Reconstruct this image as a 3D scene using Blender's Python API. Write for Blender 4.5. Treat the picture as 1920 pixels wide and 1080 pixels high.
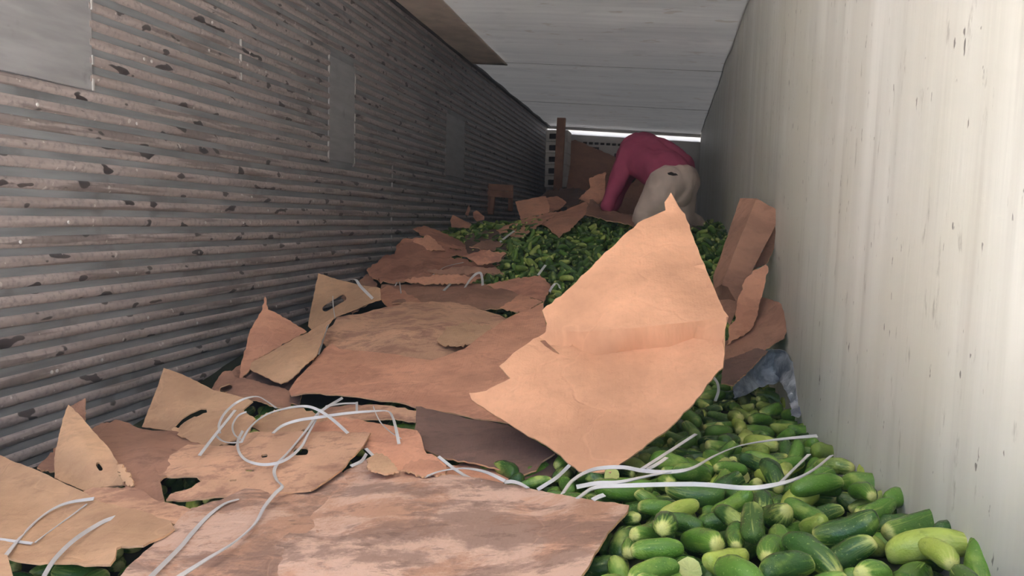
import bpy, bmesh, math, random
import numpy as np
from mathutils import Vector, Matrix, noise
from mathutils.geometry import delaunay_2d_cdt
from mathutils.bvhtree import BVHTree

for _o in list(bpy.data.objects): bpy.data.objects.remove(_o)
scene = bpy.context.scene
COL = scene.collection
random.seed(7)
R01 = random.random

# ------------------------------------------------------------------ camera, sky, exposure
FPX=1450.0; YAW,PITCH,ROLL=.1965,.0878,.027
XR,XL=.475,-1.975; EYE=1.25; HL,HR,YB=1.525,1.395,12.5
_cy,_sy=np.cos(YAW),np.sin(YAW)
FWD=np.array([-_sy*np.cos(PITCH),_cy*np.cos(PITCH),-np.sin(PITCH)])
_r=np.array([_cy,_sy,0.]); _u=np.cross(_r,FWD)
CR=_r*np.cos(ROLL)+_u*np.sin(ROLL); CU=_u*np.cos(ROLL)-_r*np.sin(ROLL)
def ray(px,py): return FWD+CR*(px-960)/FPX-CU*(py-540)/FPX
def proj(p):
    p=np.asarray(p,float)-np.array([0,0,EYE]); w=p@FWD
    return 960+FPX*(p@CR)/w,540-FPX*(p@CU)/w
def at(px,py,d):
    r=ray(px,py); return r*(d/r[1])+np.array([0,0,EYE])
_PILE=np.array([(.475,.9,-.41),(.475,1.15,-.43),(.475,1.55,-.50),(.475,2.0,-.57),(.475,2.75,-.64),(.475,3.6,-.56),(.475,5,-.28),(.475,6.2,-.06),(.475,8,.02),
 (-2,.8,-.72),(-2,1.9,-.76),(-2,2.4,-.78),(-2,3.3,-.62),(-2,4,-.54),(-2,5,-.38),(-2,5.7,-.2),(-2,6.8,-.1),(-2,8,.0),(-2,10,.0),
 (-.6,.8,-.6),(-.8,1.6,-.66),(-.8,2.2,-.66),(-.8,3,-.54),(-.75,4.2,-.45),(-.7,5.2,-.24),(-.7,6,-.04),(-.7,8,.05),(0,10,.05)])
def _tps(r): return np.where(r>0,r*r*np.log(r+1e-12),0)
def tps_fit(P,v,reg=0.):
    n=len(P); K=_tps(np.linalg.norm(P[:,None]-P[None],axis=-1))+reg*np.eye(n)
    A=np.zeros((n+3,n+3)); A[:n,:n]=K; A[:n,n]=1; A[:n,n+1:]=P; A[n,:n]=1; A[n+1:,:n]=P.T
    return P,np.linalg.lstsq(A,np.r_[v,0,0,0],rcond=None)[0]
def tps_ev(m,Q):
    P,c=m; Q=np.asarray(Q,float); n=len(P)
    return _tps(np.linalg.norm(Q[...,None,:]-P,axis=-1))@c[:n]+c[n]+Q@c[n+1:]
_PM=tps_fit(_PILE[:,:2],_PILE[:,2]+EYE,.02)
def pile(x,y): return tps_ev(_PM,np.stack([x,y],-1))
_TS=np.geomspace(.7,12,500)
def hit(px,py,lift=.03):
    r=ray(px,py); q=r[None]*_TS[:,None]+np.array([0,0,EYE])
    g=q[:,2]-(pile(np.clip(q[:,0],XL,XR),q[:,1])+lift)
    k=np.where(g<0)[0]
    if len(k)==0 or k[0]==0: return None
    k=k[0]; s=g[k-1]/(g[k-1]-g[k]); return q[k-1]*(1-s)+q[k]*s

cam_d = bpy.data.cameras.new('camera')
cam = bpy.data.objects.new('camera', cam_d); COL.objects.link(cam)
cam_d.sensor_width = 36.0; cam_d.lens = 36.0*FPX/1920.0; cam_d.clip_start = .02; cam_d.clip_end = 300
cam.matrix_world = Matrix(((CR[0],CU[0],-FWD[0],0),(CR[1],CU[1],-FWD[1],0),(CR[2],CU[2],-FWD[2],EYE),(0,0,0,1)))
scene.camera = cam

world = bpy.data.worlds.new('overcast_sky'); scene.world = world; world.use_nodes = True
_bg = world.node_tree.nodes['Background']
_sk = world.node_tree.nodes.new('ShaderNodeTexSky'); _sk.sky_type = 'NISHITA'; _sk.sun_disc = False
_sk.sun_elevation = math.radians(52); _sk.sun_rotation = math.radians(77); _sk.air_density = 1.0; _sk.dust_density = 6.0; _sk.ozone_density = 1.0
world.node_tree.links.new(_sk.outputs[0],_bg.inputs['Color']); _bg.inputs['Strength'].default_value = .25
_pl = bpy.data.lights.new('door_portal','AREA'); _pl.shape = 'RECTANGLE'; _pl.size = XR-XL-.04; _pl.size_y = 2.6
_pl.cycles.is_portal = True
_po = bpy.data.objects.new('door_portal',_pl); COL.objects.link(_po)
_po.location = ((XL+XR)/2,-.55,1.35); _po.rotation_euler = (math.radians(90),0,0)
_sl = bpy.data.lights.new('sun','SUN'); _sl.energy = 24.0; _sl.angle = math.radians(2); _sl.color = (1.0,.97,.94)
_so = bpy.data.objects.new('sun',_sl); COL.objects.link(_so)
_so.rotation_euler = Vector((-.50,-.12,-.86)).to_track_quat('-Z','Y').to_euler()      # high sun off the right flank, onto the yard, never through the door
vs = scene.view_settings
vs.view_transform = 'Standard'; vs.look = 'None'; vs.gamma = 1.0; vs.use_curve_mapping = False
vs.exposure = 1.95

# ------------------------------------------------------------------ helpers
def srgb(r,g,b):
    f = lambda c: (c/255/12.92) if c/255 <= .04045 else ((c/255+.055)/1.055)**2.4
    return (f(r),f(g),f(b),1)
def tag(o, label=None, cat=None, group=None, kind=None):
    if label: o['label'] = label
    if cat: o['category'] = cat
    if group: o['group'] = group
    if kind: o['kind'] = kind
    return o
def mesh_obj(name, verts, faces, mats, parent=None, smooth=True, angle=None):
    me = bpy.data.meshes.new(name)
    me.from_pydata([tuple(map(float,v)) for v in verts], [], [tuple(map(int,f)) for f in faces])
    me.update()
    for m in (mats if isinstance(mats,(list,tuple)) else [mats]): me.materials.append(m)
    if smooth:
        me.polygons.foreach_set('use_smooth',[True]*len(me.polygons))
        if angle: me.set_sharp_from_angle(angle=math.radians(angle))
    o = bpy.data.objects.new(name, me); COL.objects.link(o)
    if parent: o.parent = parent
    return o
def empty(name, loc=(0,0,0)):
    o = bpy.data.objects.new(name,None); COL.objects.link(o); o.location = loc; o.empty_display_size=.1; return o
def box_vf(x0,x1,y0,y1,z0,z1):
    v=[(x,y,z) for x in (x0,x1) for y in (y0,y1) for z in (z0,z1)]
    return v,[(0,1,3,2),(4,6,7,5),(0,4,5,1),(2,3,7,6),(0,2,6,4),(1,5,7,3)]
def bev_box(name, x0,x1,y0,y1,z0,z1, mat, parent=None, b=.004):
    bm=bmesh.new(); v,f=box_vf(x0,x1,y0,y1,z0,z1)
    vv=[bm.verts.new(p) for p in v]
    for q in f: bm.faces.new([vv[i] for i in q])
    bmesh.ops.recalc_face_normals(bm,faces=bm.faces)
    bmesh.ops.bevel(bm,geom=list(bm.edges),offset=b,segments=2,affect='EDGES',profile=.6)
    me=bpy.data.meshes.new(name); bm.to_mesh(me); bm.free(); me.materials.append(mat)
    o=bpy.data.objects.new(name,me); COL.objects.link(o)
    if parent: o.parent=parent
    return o

class N:                                   # tiny node helper
    def __init__(s,name,rough=.7,spec=.3):
        s.m=bpy.data.materials.new(name); s.m.use_nodes=True; s.t=s.m.node_tree; s.b=s.t.nodes['Principled BSDF']
        s.b.inputs['Roughness'].default_value=rough; s.b.inputs['Specular IOR Level'].default_value=spec
    def n(s,typ,**kw):
        x=s.t.nodes.new(typ)
        for k,v in kw.items(): setattr(x,k,v)
        return x
    def l(s,a,b): s.t.links.new(a,b)
    def coord(s,kind='UV',scale=(1,1,1)):
        if kind=='POS': src=s.n('ShaderNodeNewGeometry').outputs['Position']
        else: src=s.n('ShaderNodeTexCoord').outputs[kind]
        mp=s.n('ShaderNodeMapping'); mp.inputs['Scale'].default_value=scale; s.l(src,mp.inputs['Vector']); return mp.outputs['Vector'], mp
    def noise(s,vec,scale,detail=4,rough=.55,dist=0):
        x=s.n('ShaderNodeTexNoise'); x.inputs['Scale'].default_value=scale; x.inputs['Detail'].default_value=detail
        x.inputs['Roughness'].default_value=rough; x.inputs['Distortion'].default_value=dist; s.l(vec,x.inputs['Vector']); return x.outputs['Fac']
    def ramp(s,fac,a,b,va=0.,vb=1.):
        x=s.n('ShaderNodeMapRange'); x.interpolation_type='SMOOTHSTEP'
        for i,v in zip((1,2,3,4),(a,b,va,vb)): x.inputs[i].default_value=v
        s.l(fac,x.inputs[0]); return x.outputs[0]
    def mix(s,fac,a,b,mode='MIX'):
        x=s.n('ShaderNodeMix',data_type='RGBA',blend_type=mode)
        for sock,v in ((x.inputs[0],fac),(x.inputs[6],a),(x.inputs[7],b)):
            if hasattr(v,'is_output'): s.l(v,sock)
            else: sock.default_value=v
        return x.outputs[2]
    def math(s,op,a,b=0.):
        x=s.n('ShaderNodeMath',operation=op)
        for sock,v in ((x.inputs[0],a),(x.inputs[1],b)):
            if hasattr(v,'is_output'): s.l(v,sock)
            else: sock.default_value=v
        return x.outputs[0]
    def bump(s,h,strength=.3,dist=.01):
        x=s.n('ShaderNodeBump'); x.inputs['Strength'].default_value=strength; x.inputs['Distance'].default_value=dist
        s.l(h,x.inputs['Height']); s.l(x.outputs[0],s.b.inputs['Normal'])
    def color(s,c):
        if hasattr(c,'is_output'): s.l(c,s.b.inputs['Base Color'])
        else: s.b.inputs['Base Color'].default_value=c
        return s.m

def plain(name,col,rough=.7,spec=.3,var=.12,scale=6):
    k=N(name,rough,spec); v,_=k.coord('Object'); f=k.noise(v,scale,5)
    d=tuple(c*(1-var) for c in col[:3])+(1,); l=tuple(min(1,c*(1+var)) for c in col[:3])+(1,)
    return k.color(k.mix(k.ramp(f,.3,.7),d,l))

# ------------------------------------------------------------------ materials of the shell
def mat_slat():
    k=N('worn_slat',.55,.4)
    v,_=k.coord('POS',(1,.35,1)); v2,_=k.coord('POS',(1,.9,14)); v3,_=k.coord('POS',(1,3.4,8)); v4,_=k.coord('POS',(9,9,9))
    c=k.mix(k.ramp(k.noise(v2,3,5),.35,.7),srgb(150,138,134),srgb(174,162,158))
    c=k.mix(k.ramp(k.noise(v4,6,3),.45,.75),c,srgb(130,122,120))
    st=k.ramp(k.noise(v2,2.3,3,.5),.56,.62); c=k.mix(k.math('MULTIPLY',st,.6),c,srgb(96,86,84))
    bl=k.ramp(k.noise(v3,2.6,2,.4),.64,.66); c=k.mix(k.math('MULTIPLY',bl,.92),c,srgb(52,46,47))
    dr=k.ramp(k.noise(v4,4.1,1,.4),.74,.76); c=k.mix(k.math('MULTIPLY',dr,.7),c,srgb(205,200,195))
    k.bump(k.noise(v2,30,3),.15,.002)
    return k.color(c)
def mat_backing():
    k=N('aluminium_backing',.5,.5)
    v,_=k.coord('POS',(1,1,9)); v2,_=k.coord('POS',(1,4,4))
    c=k.mix(k.ramp(k.noise(v,3,6),.3,.7),srgb(112,114,116),srgb(136,138,140))
    c=k.mix(k.math('MULTIPLY',k.ramp(k.noise(v2,1.1,4),.55,.65),.5),c,srgb(88,84,84))
    return k.color(c)
def mat_plate():
    k=N('sheet_metal_patch',.45,.5)
    v,_=k.coord('POS',(1,1,6)); v2,_=k.coord('POS',(3,3,3))
    c=k.mix(k.ramp(k.noise(v,4,6),.3,.7),srgb(134,133,134),srgb(154,153,154))
    c=k.mix(k.math('MULTIPLY',k.ramp(k.noise(v2,3,5),.6,.72),.5),c,srgb(100,96,95))
    k.bump(k.noise(v2,2,3),.2,.01)
    return k.color(c)
def mat_right():
    k=N('white_panel_wall',.5,.35)
    v,_=k.coord('POS',(1,5,.35)); v2,_=k.coord('POS',(1,1.2,1.2)); v3,_=k.coord('POS',(1,16,7)); v4,_=k.coord('POS',(1,7,2.2))
    c=k.mix(k.ramp(k.noise(v,1.3,3,.5),.3,.72),srgb(200,198,190),srgb(222,221,214))
    c=k.mix(k.ramp(k.noise(v2,1.3,4),.35,.7),c,srgb(205,202,190))
    st=k.math('MULTIPLY',k.ramp(k.noise(v,2.7,3,.5),.55,.75),.35); c=k.mix(st,c,srgb(160,154,143))
    sc=k.math('MULTIPLY',k.ramp(k.noise(v4,4.2,6,.65),.60,.72),.55); c=k.mix(sc,c,srgb(128,122,112))
    sp=k.ramp(k.noise(v3,3.0,3,.5),.70,.73); c=k.mix(k.math('MULTIPLY',sp,.8),c,srgb(84,76,72))
    k.bump(k.noise(v,3,4),.25,.01)
    return k.color(c)
ROOF_T=.004
def mat_ceiling():
    k=N('ceiling_panel',.5,.4)
    v,_=k.coord('POS',(.6,5,1)); v2,_=k.coord('POS',(2,2.6,1)); v3,_=k.coord('POS',(5,9,1))
    c=k.mix(k.ramp(k.noise(v,1.2,5),.3,.7),srgb(206,203,200),srgb(226,223,219))
    c=k.mix(k.math('MULTIPLY',k.ramp(k.noise(v2,1.4,4),.55,.75),.35),c,srgb(140,134,130))
    c=k.mix(k.math('MULTIPLY',k.ramp(k.noise(v3,.9,2),.66,.71),.5),c,srgb(165,140,110))
    k.bump(k.noise(v,1.3,2),.3,.03)
    m=k.color(c)                                  # thin roof skin, slight translucency added to brighten ceiling and interior
    tr=k.n('ShaderNodeBsdfTranslucent'); tr.inputs['Color'].default_value=(.95,.97,1,1); mx=k.n('ShaderNodeMixShader'); mx.inputs[0].default_value=ROOF_T
    k.l(k.b.outputs[0],mx.inputs[1]); k.l(tr.outputs[0],mx.inputs[2]); k.l(mx.outputs[0],k.t.nodes['Material Output'].inputs['Surface'])
    return m
M_SLAT,M_BACK,M_PLATE,M_RIGHT,M_CEIL=mat_slat(),mat_backing(),mat_plate(),mat_right(),mat_ceiling()
M_PLY=plain('stained_plywood',srgb(206,188,174),.6,.3,.2,5)
M_DARKGAP=plain('dark_gap_strip',srgb(58,54,53),.8,.2)
M_GREYTRIM=plain('grey_metal_trim',srgb(150,146,142),.5,.4)
M_WHITETRIM=plain('white_metal_trim',srgb(232,230,228),.4,.4,.04)
M_FLOOR=plain('floor_planks',srgb(96,84,74),.8,.2)
M_GROUND=plain('yard_concrete',srgb(186,184,182),.9,.2)
M_SEAL=plain('white_sealant',srgb(160,157,154),.6,.3)
M_RIVET=plain('rivet_metal',srgb(190,186,182),.35,.6)

# ------------------------------------------------------------------ the shell
ZL,ZR=EYE+HL,EYE+HR
Y0=-.55
def ceil_z(x): return ZL+(ZR-ZL)*(x-XL)/(XR-XL)
tag(mesh_obj('ground',*box_vf(-25,25,-40,30,-1.45,-1.25),M_GROUND,smooth=False),'pale concrete yard under the open trailer door','ground',kind='structure')
tag(mesh_obj('floor',*box_vf(XL-.05,XR+.05,Y0,YB+.05,-.12,0),M_FLOOR,smooth=False),'trailer floor under the cucumbers','floor',kind='structure')
# left wall: backing sheet, half-round slats, patch plates
wl=tag(mesh_obj('wall_left',*box_vf(XL-.06,XL,Y0,YB,0,ZL+.05),M_BACK,smooth=False),'left trailer wall lined with horizontal worn slats','wall',kind='structure')
PLATES=[(.9,2.38,1.655,2.10),(4.28,4.66,1.575,2.175),(6.70,7.34,1.635,2.18)]
def slat_mesh(y0,y1,w=.0185,t=.010,seg=7):
    v,f=[],[]; ys=np.linspace(y0,y1,max(2,int((y1-y0)/.25)+1)); rg=seg+1
    for i,y in enumerate(ys):
        wob=.0015*math.sin(y*3.1)
        for j in range(rg):
            a=math.pi*j/seg; v.append((t*math.sin(a),y,w*math.cos(a)+wob))
    for i in range(len(ys)-1):
        for j in range(seg): a=i*rg+j; f.append((a,a+1,a+rg+1,a+rg))
        a=i*rg; f.append((a+seg,a,a+rg,a+rg+seg))
    f.append(tuple(range(seg,-1,-1))); e=(len(ys)-1)*rg; f.append(tuple(range(e,e+rg)))
    me=bpy.data.meshes.new('slat'); me.from_pydata(v,[],f); me.update(); me.materials.append(M_SLAT)
    me.polygons.foreach_set('use_smooth',[True]*len(me.polygons)); me.set_sharp_from_angle(angle=math.radians(60)); return me
_cache={}
z=ZL-.035
while z>.35:
    spans=[(Y0,YB-.02)]
    for (a,b,c,d) in PLATES:
        if c-.012<z<d+.012:
            s2=[]
            for (p,q) in spans:
                if p<a<q or p<b<q:
                    if a-p>.05: s2.append((p,a+.012))
                    if q-b>.05: s2.append((b-.012,q))
                else: s2.append((p,q))
            spans=s2
    for s in spans:
        s=tuple(round(q,3) for q in s)
        if s not in _cache: _cache[s]=slat_mesh(*s)
        o=bpy.data.objects.new('slat',_cache[s]); COL.objects.link(o); o.parent=wl
        o.location=(XL-.001,0,z+random.uniform(-.002,.002))
    z-=.0615
for (a,b,c,d) in PLATES:
    bev_box('patch_plate',XL-.005,XL+.007,a,b,c,d,M_PLATE,wl,.003)
    for e in (a,b):
        zz=c
        while zz<d:
            h=random.uniform(.03,.08)
            if R01()<.6: bev_box('sealant_bead',XL,XL+.0115,e-.005,e+.005,zz,min(d,zz+h),M_SEAL,wl,.003)
            zz+=h+random.uniform(.01,.05)
for y,z0,z1 in ((3.33,1.86,2.06),(5.35,1.0,1.6)):
    zz=z0
    while zz<z1:
        bev_box('sealant_bead',XL,XL+.0115,y-.004,y+.004,zz,zz+.035,M_SEAL,wl,.003); zz+=random.uniform(.05,.09)
_rm=None
for i in range(46):
    o=None
    zi=ZL-.035-.0615*random.randint(9,33); y=random.uniform(1.9,4.6)
    if any(a-.03<y<b+.03 and c-.03<zi<d+.03 for a,b,c,d in PLATES): continue
    if _rm is None:
        bm=bmesh.new(); bmesh.ops.create_uvsphere(bm,u_segments=8,v_segments=5,radius=.0065); _rm=bpy.data.meshes.new('rivet'); bm.to_mesh(_rm); bm.free(); _rm.materials.append(M_RIVET)
    o=bpy.data.objects.new('rivet',_rm); COL.objects.link(o); o.parent=wl; o.location=(XL+.009,y,zi); o.scale=(.5,1,1)
# right wall: slightly bulged panel
def grid_surf(name,fn,nu,nv,mat,flip=False):
    v=[fn(i/nu,j/nv) for i in range(nu+1) for j in range(nv+1)]
    f=[(i*(nv+1)+j,(i+1)*(nv+1)+j,(i+1)*(nv+1)+j+1,i*(nv+1)+j+1) for i in range(nu) for j in range(nv)]
    if flip: f=[q[::-1] for q in f]
    return mesh_obj(name,v,f,mat)
def rw(u,w):
    y=Y0+(YB-Y0)*u**1.5; z=(ZR+.02)*w
    bul=.010*noise.noise((y*.9,z*.35,3.))+.006*math.sin(y*5.2+.6*math.sin(z*1.3))*noise.noise((y*.5,z*.3,9.))
    return (XR+.004+bul,y,z)
_w=grid_surf('wall_right',rw,150,20,M_RIGHT,flip=False)
tag(_w,'pale smooth right trailer wall with vertical streaks and scuffs','wall',kind='structure')
_s=_w.modifiers.new('s','SOLIDIFY'); _s.thickness=.05; _s.offset=-1
def bar(name,p0,p1,w,h,mat,parent=None,kind=None,label=None,cat='trim'):
    p0,p1=Vector(p0),Vector(p1); t=(p1-p0).normalized(); up=Vector((0,0,1))
    if abs(t.z)>.9: up=Vector((0,1,0))
    s=t.cross(up).normalized(); up=s.cross(t)
    bm=bmesh.new(); vv=[]
    for p in (p0,p1):
        for a,b in ((-1,-1),(1,-1),(1,1),(-1,1)): vv.append(bm.verts.new(p+s*a*w/2+up*b*h/2))
    for q in ((0,1,5,4),(1,2,6,5),(2,3,7,6),(3,0,4,7),(3,2,1,0),(4,5,6,7)): bm.faces.new([vv[i] for i in q])
    bmesh.ops.recalc_face_normals(bm,faces=bm.faces)
    bmesh.ops.bevel(bm,geom=list(bm.edges),offset=min(w,h)*.15,segments=2,affect='EDGES',profile=.6)
    me=bpy.data.meshes.new(name); bm.to_mesh(me); bm.free(); me.materials.append(mat)
    o=bpy.data.objects.new(name,me); COL.objects.link(o)
    if parent: o.parent=parent
    if kind: tag(o,label,cat,kind=kind)
    return o
# ceiling: sagging panels with seams, plywood strip
ce=tag(empty('ceiling',(0,0,0)),'grey trailer ceiling of sagging thin panels','ceiling',kind='structure')
def cpanel(y0,y1,x0,x1,lift,name,mat,amp=.02):
    def fn(u,w):
        y=y0+(y1-y0)*u; x=x0+(x1-x0)*w
        s=amp*math.sin(y*7.3+.5*math.sin(x*2.1))*(.4+.6*noise.noise((x*.6,y*.5,1.)))+amp*.8*noise.noise((x*1.2,y*1.4,4.))
        e=min(u,1-u)*6; e=min(1,e)
        return (x,y,ceil_z(x)-lift+s*e)
    o=grid_surf(name,fn,44,14,mat); o.parent=ce
    return o
for q,(a,b) in enumerate(((Y0,2.4),(2.4,4.85),(4.85,7.42),(7.42,9.9),(9.9,YB+.03))):
    cpanel(a,b,XL-.03,XR+.04,0,'ceiling_panel',M_CEIL)
    if q: _sb=bar('seam_strip',(XL+.03,a,ceil_z(XL+.03)-.001),(XR-.03,a,ceil_z(XR-.03)-.001),.014,.004,M_GREYTRIM); _sb.parent=ce
pp=cpanel(2.2,7.45,XL+.03,-1.585,.014,'plywood_panel',M_PLY,.004); _pm=pp.modifiers.new('s','SOLIDIFY'); _pm.thickness=.009; _pm.offset=1; pp['label']='brownish plywood strip along the ceiling edge'
# corner trims
bar('trim_1',(XR-.012,6.15,ZR-.035),(XR-.012,YB,ZR-.035),.03,.07,M_GREYTRIM,kind='structure',label='grey angle trim where ceiling meets right wall')
bar('trim_2',(XR-.008,Y0,ZR-.012),(XR-.008,6.15,ZR-.012),.022,.034,M_DARKGAP,kind='structure',label='dark strip for the gap along the near right ceiling corner')  # dark bar stands in for the open corner gap
bar('trim_3',(XL+.02,Y0,ZL-.012),(XL+.02,YB,ZL-.012),.05,.03,plain('dark_corner_trim',srgb(84,80,80),.6,.4),kind='structure',label='dark corner trim between slatted wall and ceiling')
# back wall
M_BW=plain('white_end_wall',srgb(190,186,184),.6,.3,.08,3)
def slope_quad(a,b,y0,y1):      # band between two heights given below the sloping ceiling line
    v=[(x,y,max(0,(ceil_z(x)-h))) for h in (a,b) for x in (XL-.06,XR+.06) for y in (y0,y1)]
    return v,[(0,1,3,2),(4,6,7,5),(0,4,5,1),(2,3,7,6),(0,2,6,4),(1,5,7,3)]
wb=tag(mesh_obj('wall_back',*slope_quad(.115,9.,YB,YB+.06),M_BW,smooth=False),'grey white end wall of the trailer','wall',kind='structure')
mesh_obj('header',*slope_quad(-.1,.045,YB,YB+.06),M_BW,wb,smooth=False)
k=N('milky_light_strip',.5,.3); m_=k.color(srgb(235,235,235)); tr=k.n('ShaderNodeBsdfTranslucent'); tr.inputs['Color'].default_value=(.9,.92,.95,1); mx=k.n('ShaderNodeMixShader'); mx.inputs[0].default_value=.22
k.l(k.b.outputs[0],mx.inputs[1]); k.l(tr.outputs[0],mx.inputs[2]); k.l(mx.outputs[0],k.t.nodes['Material Output'].inputs['Surface'])
tag(mesh_obj('trim_4',[(XL-.05,YB+.02,ceil_z(XL-.05)-.12),(XR+.05,YB+.02,ceil_z(XR+.05)-.12),(XR+.05,YB+.02,ceil_z(XR+.05)-.04),(XL-.05,YB+.02,ceil_z(XL-.05)-.04)],[(0,1,2,3)],m_,smooth=False),'bright milky daylight strip across the top of the end wall','trim',kind='structure')

# ------------------------------------------------------------------ cardboard
def card_mat(name,rgb,stain=0.,srgbc=(110,84,74),thr=.52,seed=0.,pale=0.,wear=.35):
    k=N(name,.82,.15)
    tc=k.n('ShaderNodeUVMap'); mp=k.n('ShaderNodeMapping'); k.l(tc.outputs[0],mp.inputs['Vector'])
    oi=k.n('ShaderNodeObjectInfo'); mul=k.math('MULTIPLY',oi.outputs['Random'],37.); cb=k.n('ShaderNodeCombineXYZ')
    k.l(mul,cb.inputs[0]); k.l(mul,cb.inputs[1]); cb.inputs[2].default_value=seed; k.l(cb.outputs[0],mp.inputs['Location']); v=mp.outputs[0]
    st=k.n('ShaderNodeMapping'); st.inputs['Scale'].default_value=(1.5,4.5,1); k.l(v,st.inputs['Vector']); sv=st.outputs[0]
    base=srgb(*rgb); dk=tuple(c*.80 for c in base[:3])+(1,); lt=tuple(min(1,c*1.13) for c in base[:3])+(1,)
    c=k.mix(k.ramp(k.noise(v,3.5,6,.6),.3,.72),dk,lt)
    c=k.mix(k.math('MULTIPLY',k.ramp(k.noise(sv,5,6,.65),.5,.8),wear),c,tuple(x*.62 for x in base[:3])+(1,))
    c=k.mix(k.math('MULTIPLY',k.ramp(k.noise(v,60,2,.5),.45,.75),.14),c,tuple(x*.6 for x in base[:3])+(1,))
    if pale: c=k.mix(k.math('MULTIPLY',k.ramp(k.noise(v,4.1,12,.75,.3),.44,.53),pale),c,srgb(206,174,156))
    if stain:
        s3=k.n('ShaderNodeMapping'); s3.inputs['Scale'].default_value=(1,1.6,1); k.l(v,s3.inputs['Vector'])
        a=k.ramp(k.noise(s3.outputs[0],2.6,12,.72,.3),thr,thr+.08); c=k.mix(k.math('MULTIPLY',a,stain),c,srgb(*srgbc))
        a2=k.ramp(k.noise(s3.outputs[0],11,9,.75),thr+.05,thr+.1); c=k.mix(k.math('MULTIPLY',a2,stain*.7),c,tuple(x*.8 for x in srgb(*srgbc)[:3])+(1,))
        b=k.ramp(k.noise(sv,7,7,.7),thr+.10,thr+.16); c=k.mix(k.math('MULTIPLY',b,stain*.8),c,tuple(x*.7 for x in srgb(*srgbc)[:3])+(1,))
    hs=k.n('ShaderNodeHueSaturation'); k.l(c,hs.inputs['Color']); k.l(k.ramp(oi.outputs['Random'],0,1,.9,1.1),hs.inputs['Value']); c=hs.outputs[0]
    wv=k.n('ShaderNodeTexWave'); wv.inputs['Scale'].default_value=34; wv.inputs['Distortion'].default_value=.6; k.l(v,wv.inputs['Vector'])
    wn=k.n('ShaderNodeTexNoise'); wn.inputs['Scale'].default_value=5; k.l(v,wn.inputs['Vector'])
    wa=k.n('ShaderNodeVectorMath',operation='MULTIPLY_ADD'); k.l(wn.outputs['Color'],wa.inputs[0]); wa.inputs[1].default_value=(.35,.35,.35); k.l(v,wa.inputs[2])
    vo=k.n('ShaderNodeTexVoronoi',feature='DISTANCE_TO_EDGE'); vo.inputs['Scale'].default_value=2.3; k.l(wa.outputs[0],vo.inputs['Vector'])
    cr=k.ramp(vo.outputs['Distance'],0.,.035); c=k.mix(k.math('MULTIPLY',k.math('SUBTRACT',1.,k.ramp(vo.outputs['Distance'],0.,.010)),.18),c,tuple(min(1,x*1.25) for x in base[:3])+(1,))  # crease highlights put into the colour as paler lines
    h=k.math('ADD',k.math('ADD',k.math('MULTIPLY',k.noise(v,6,9,.62),1.35),k.math('MULTIPLY',cr,.10)),k.math('MULTIPLY',wv.outputs['Fac'],.012))
    k.bump(h,.75,.014)
    return k.color(c)
K_BRIGHT=card_mat('kraft_bright',(216,164,132),wear=.15)
K_RED=card_mat('kraft_reddish',(214,158,130),.4,(172,122,102),.49,1.,wear=.25)
K_TAN=card_mat('kraft_tan',(206,167,134),.3,(168,130,106),.50,2.,wear=.25)
K_BROWN=card_mat('kraft_brown',(166,126,106),.4,(126,94,82),.5,3.)
K_DARK=card_mat('kraft_shaded_dark',(132,104,92),.5,(104,84,76),.47,4.)  # card colour darkened for the shade under and between sheets
K_DIRTY=card_mat('kraft_muddy_pale',(194,152,128),.72,(134,108,97),.495,5.,pale=.9,wear=.2)
K_STAIN=card_mat('kraft_stained',(202,160,132),.6,(138,100,88),.50,6.,wear=.2)
K_FAR=card_mat('kraft_far',(202,146,122),.5,(146,102,88),.49,7.)
K_EDGE=plain('cut_card_edge',srgb(214,172,136),.9,.1,.15,40)

def resample(poly,step,torn,rng):
    out=[]; n=len(poly)
    for i in range(n):
        a,b=np.array(poly[i],float),np.array(poly[(i+1)%n],float); L=np.linalg.norm(b-a); m=max(1,int(round(L/step)))
        nrm=np.array([-(b-a)[1],(b-a)[0]])/max(L,1e-6)
        for q in range(m):
            p=a+(b-a)*q/m
            if q: p=p+nrm*rng.uniform(-torn,torn)
            out.append(p)
    return out
def cdt_xy(pts,edges=(),faces=()):
    r=delaunay_2d_cdt([Vector((float(p[0]),float(p[1]))) for p in pts],list(edges),list(faces),0,1e-4)
    return np.array([tuple(v) for v in r[0]]),[tuple(f) for f in r[2]]
def inpoly(P,poly):
    P=np.asarray(P); x,y=P[:,0],P[:,1]; ins=np.zeros(len(P),bool); n=len(poly)
    for i in range(n):
        x0,y0=poly[i]; x1,y1=poly[(i+1)%n]
        c=((y0>y)!=(y1>y)); xi=(x1-x0)*(y-y0)/((y1-y0) if y1!=y0 else 1e-9)+x0; ins^=c&(x<xi)
    return ins
CARD_BVH=[]; LYING=[]
def inv_t(p,lift):
    if len(p)>=3 and p[2] is not None:
        return 1/(p[2]/ray(p[0],p[1])[1])
    lf=p[3] if len(p)>3 else lift
    h=hit(p[0],p[1],lf)
    if h is None: h=at(p[0],p[1],9.)
    return 1/(h[1]/ray(p[0],p[1])[1])
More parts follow.
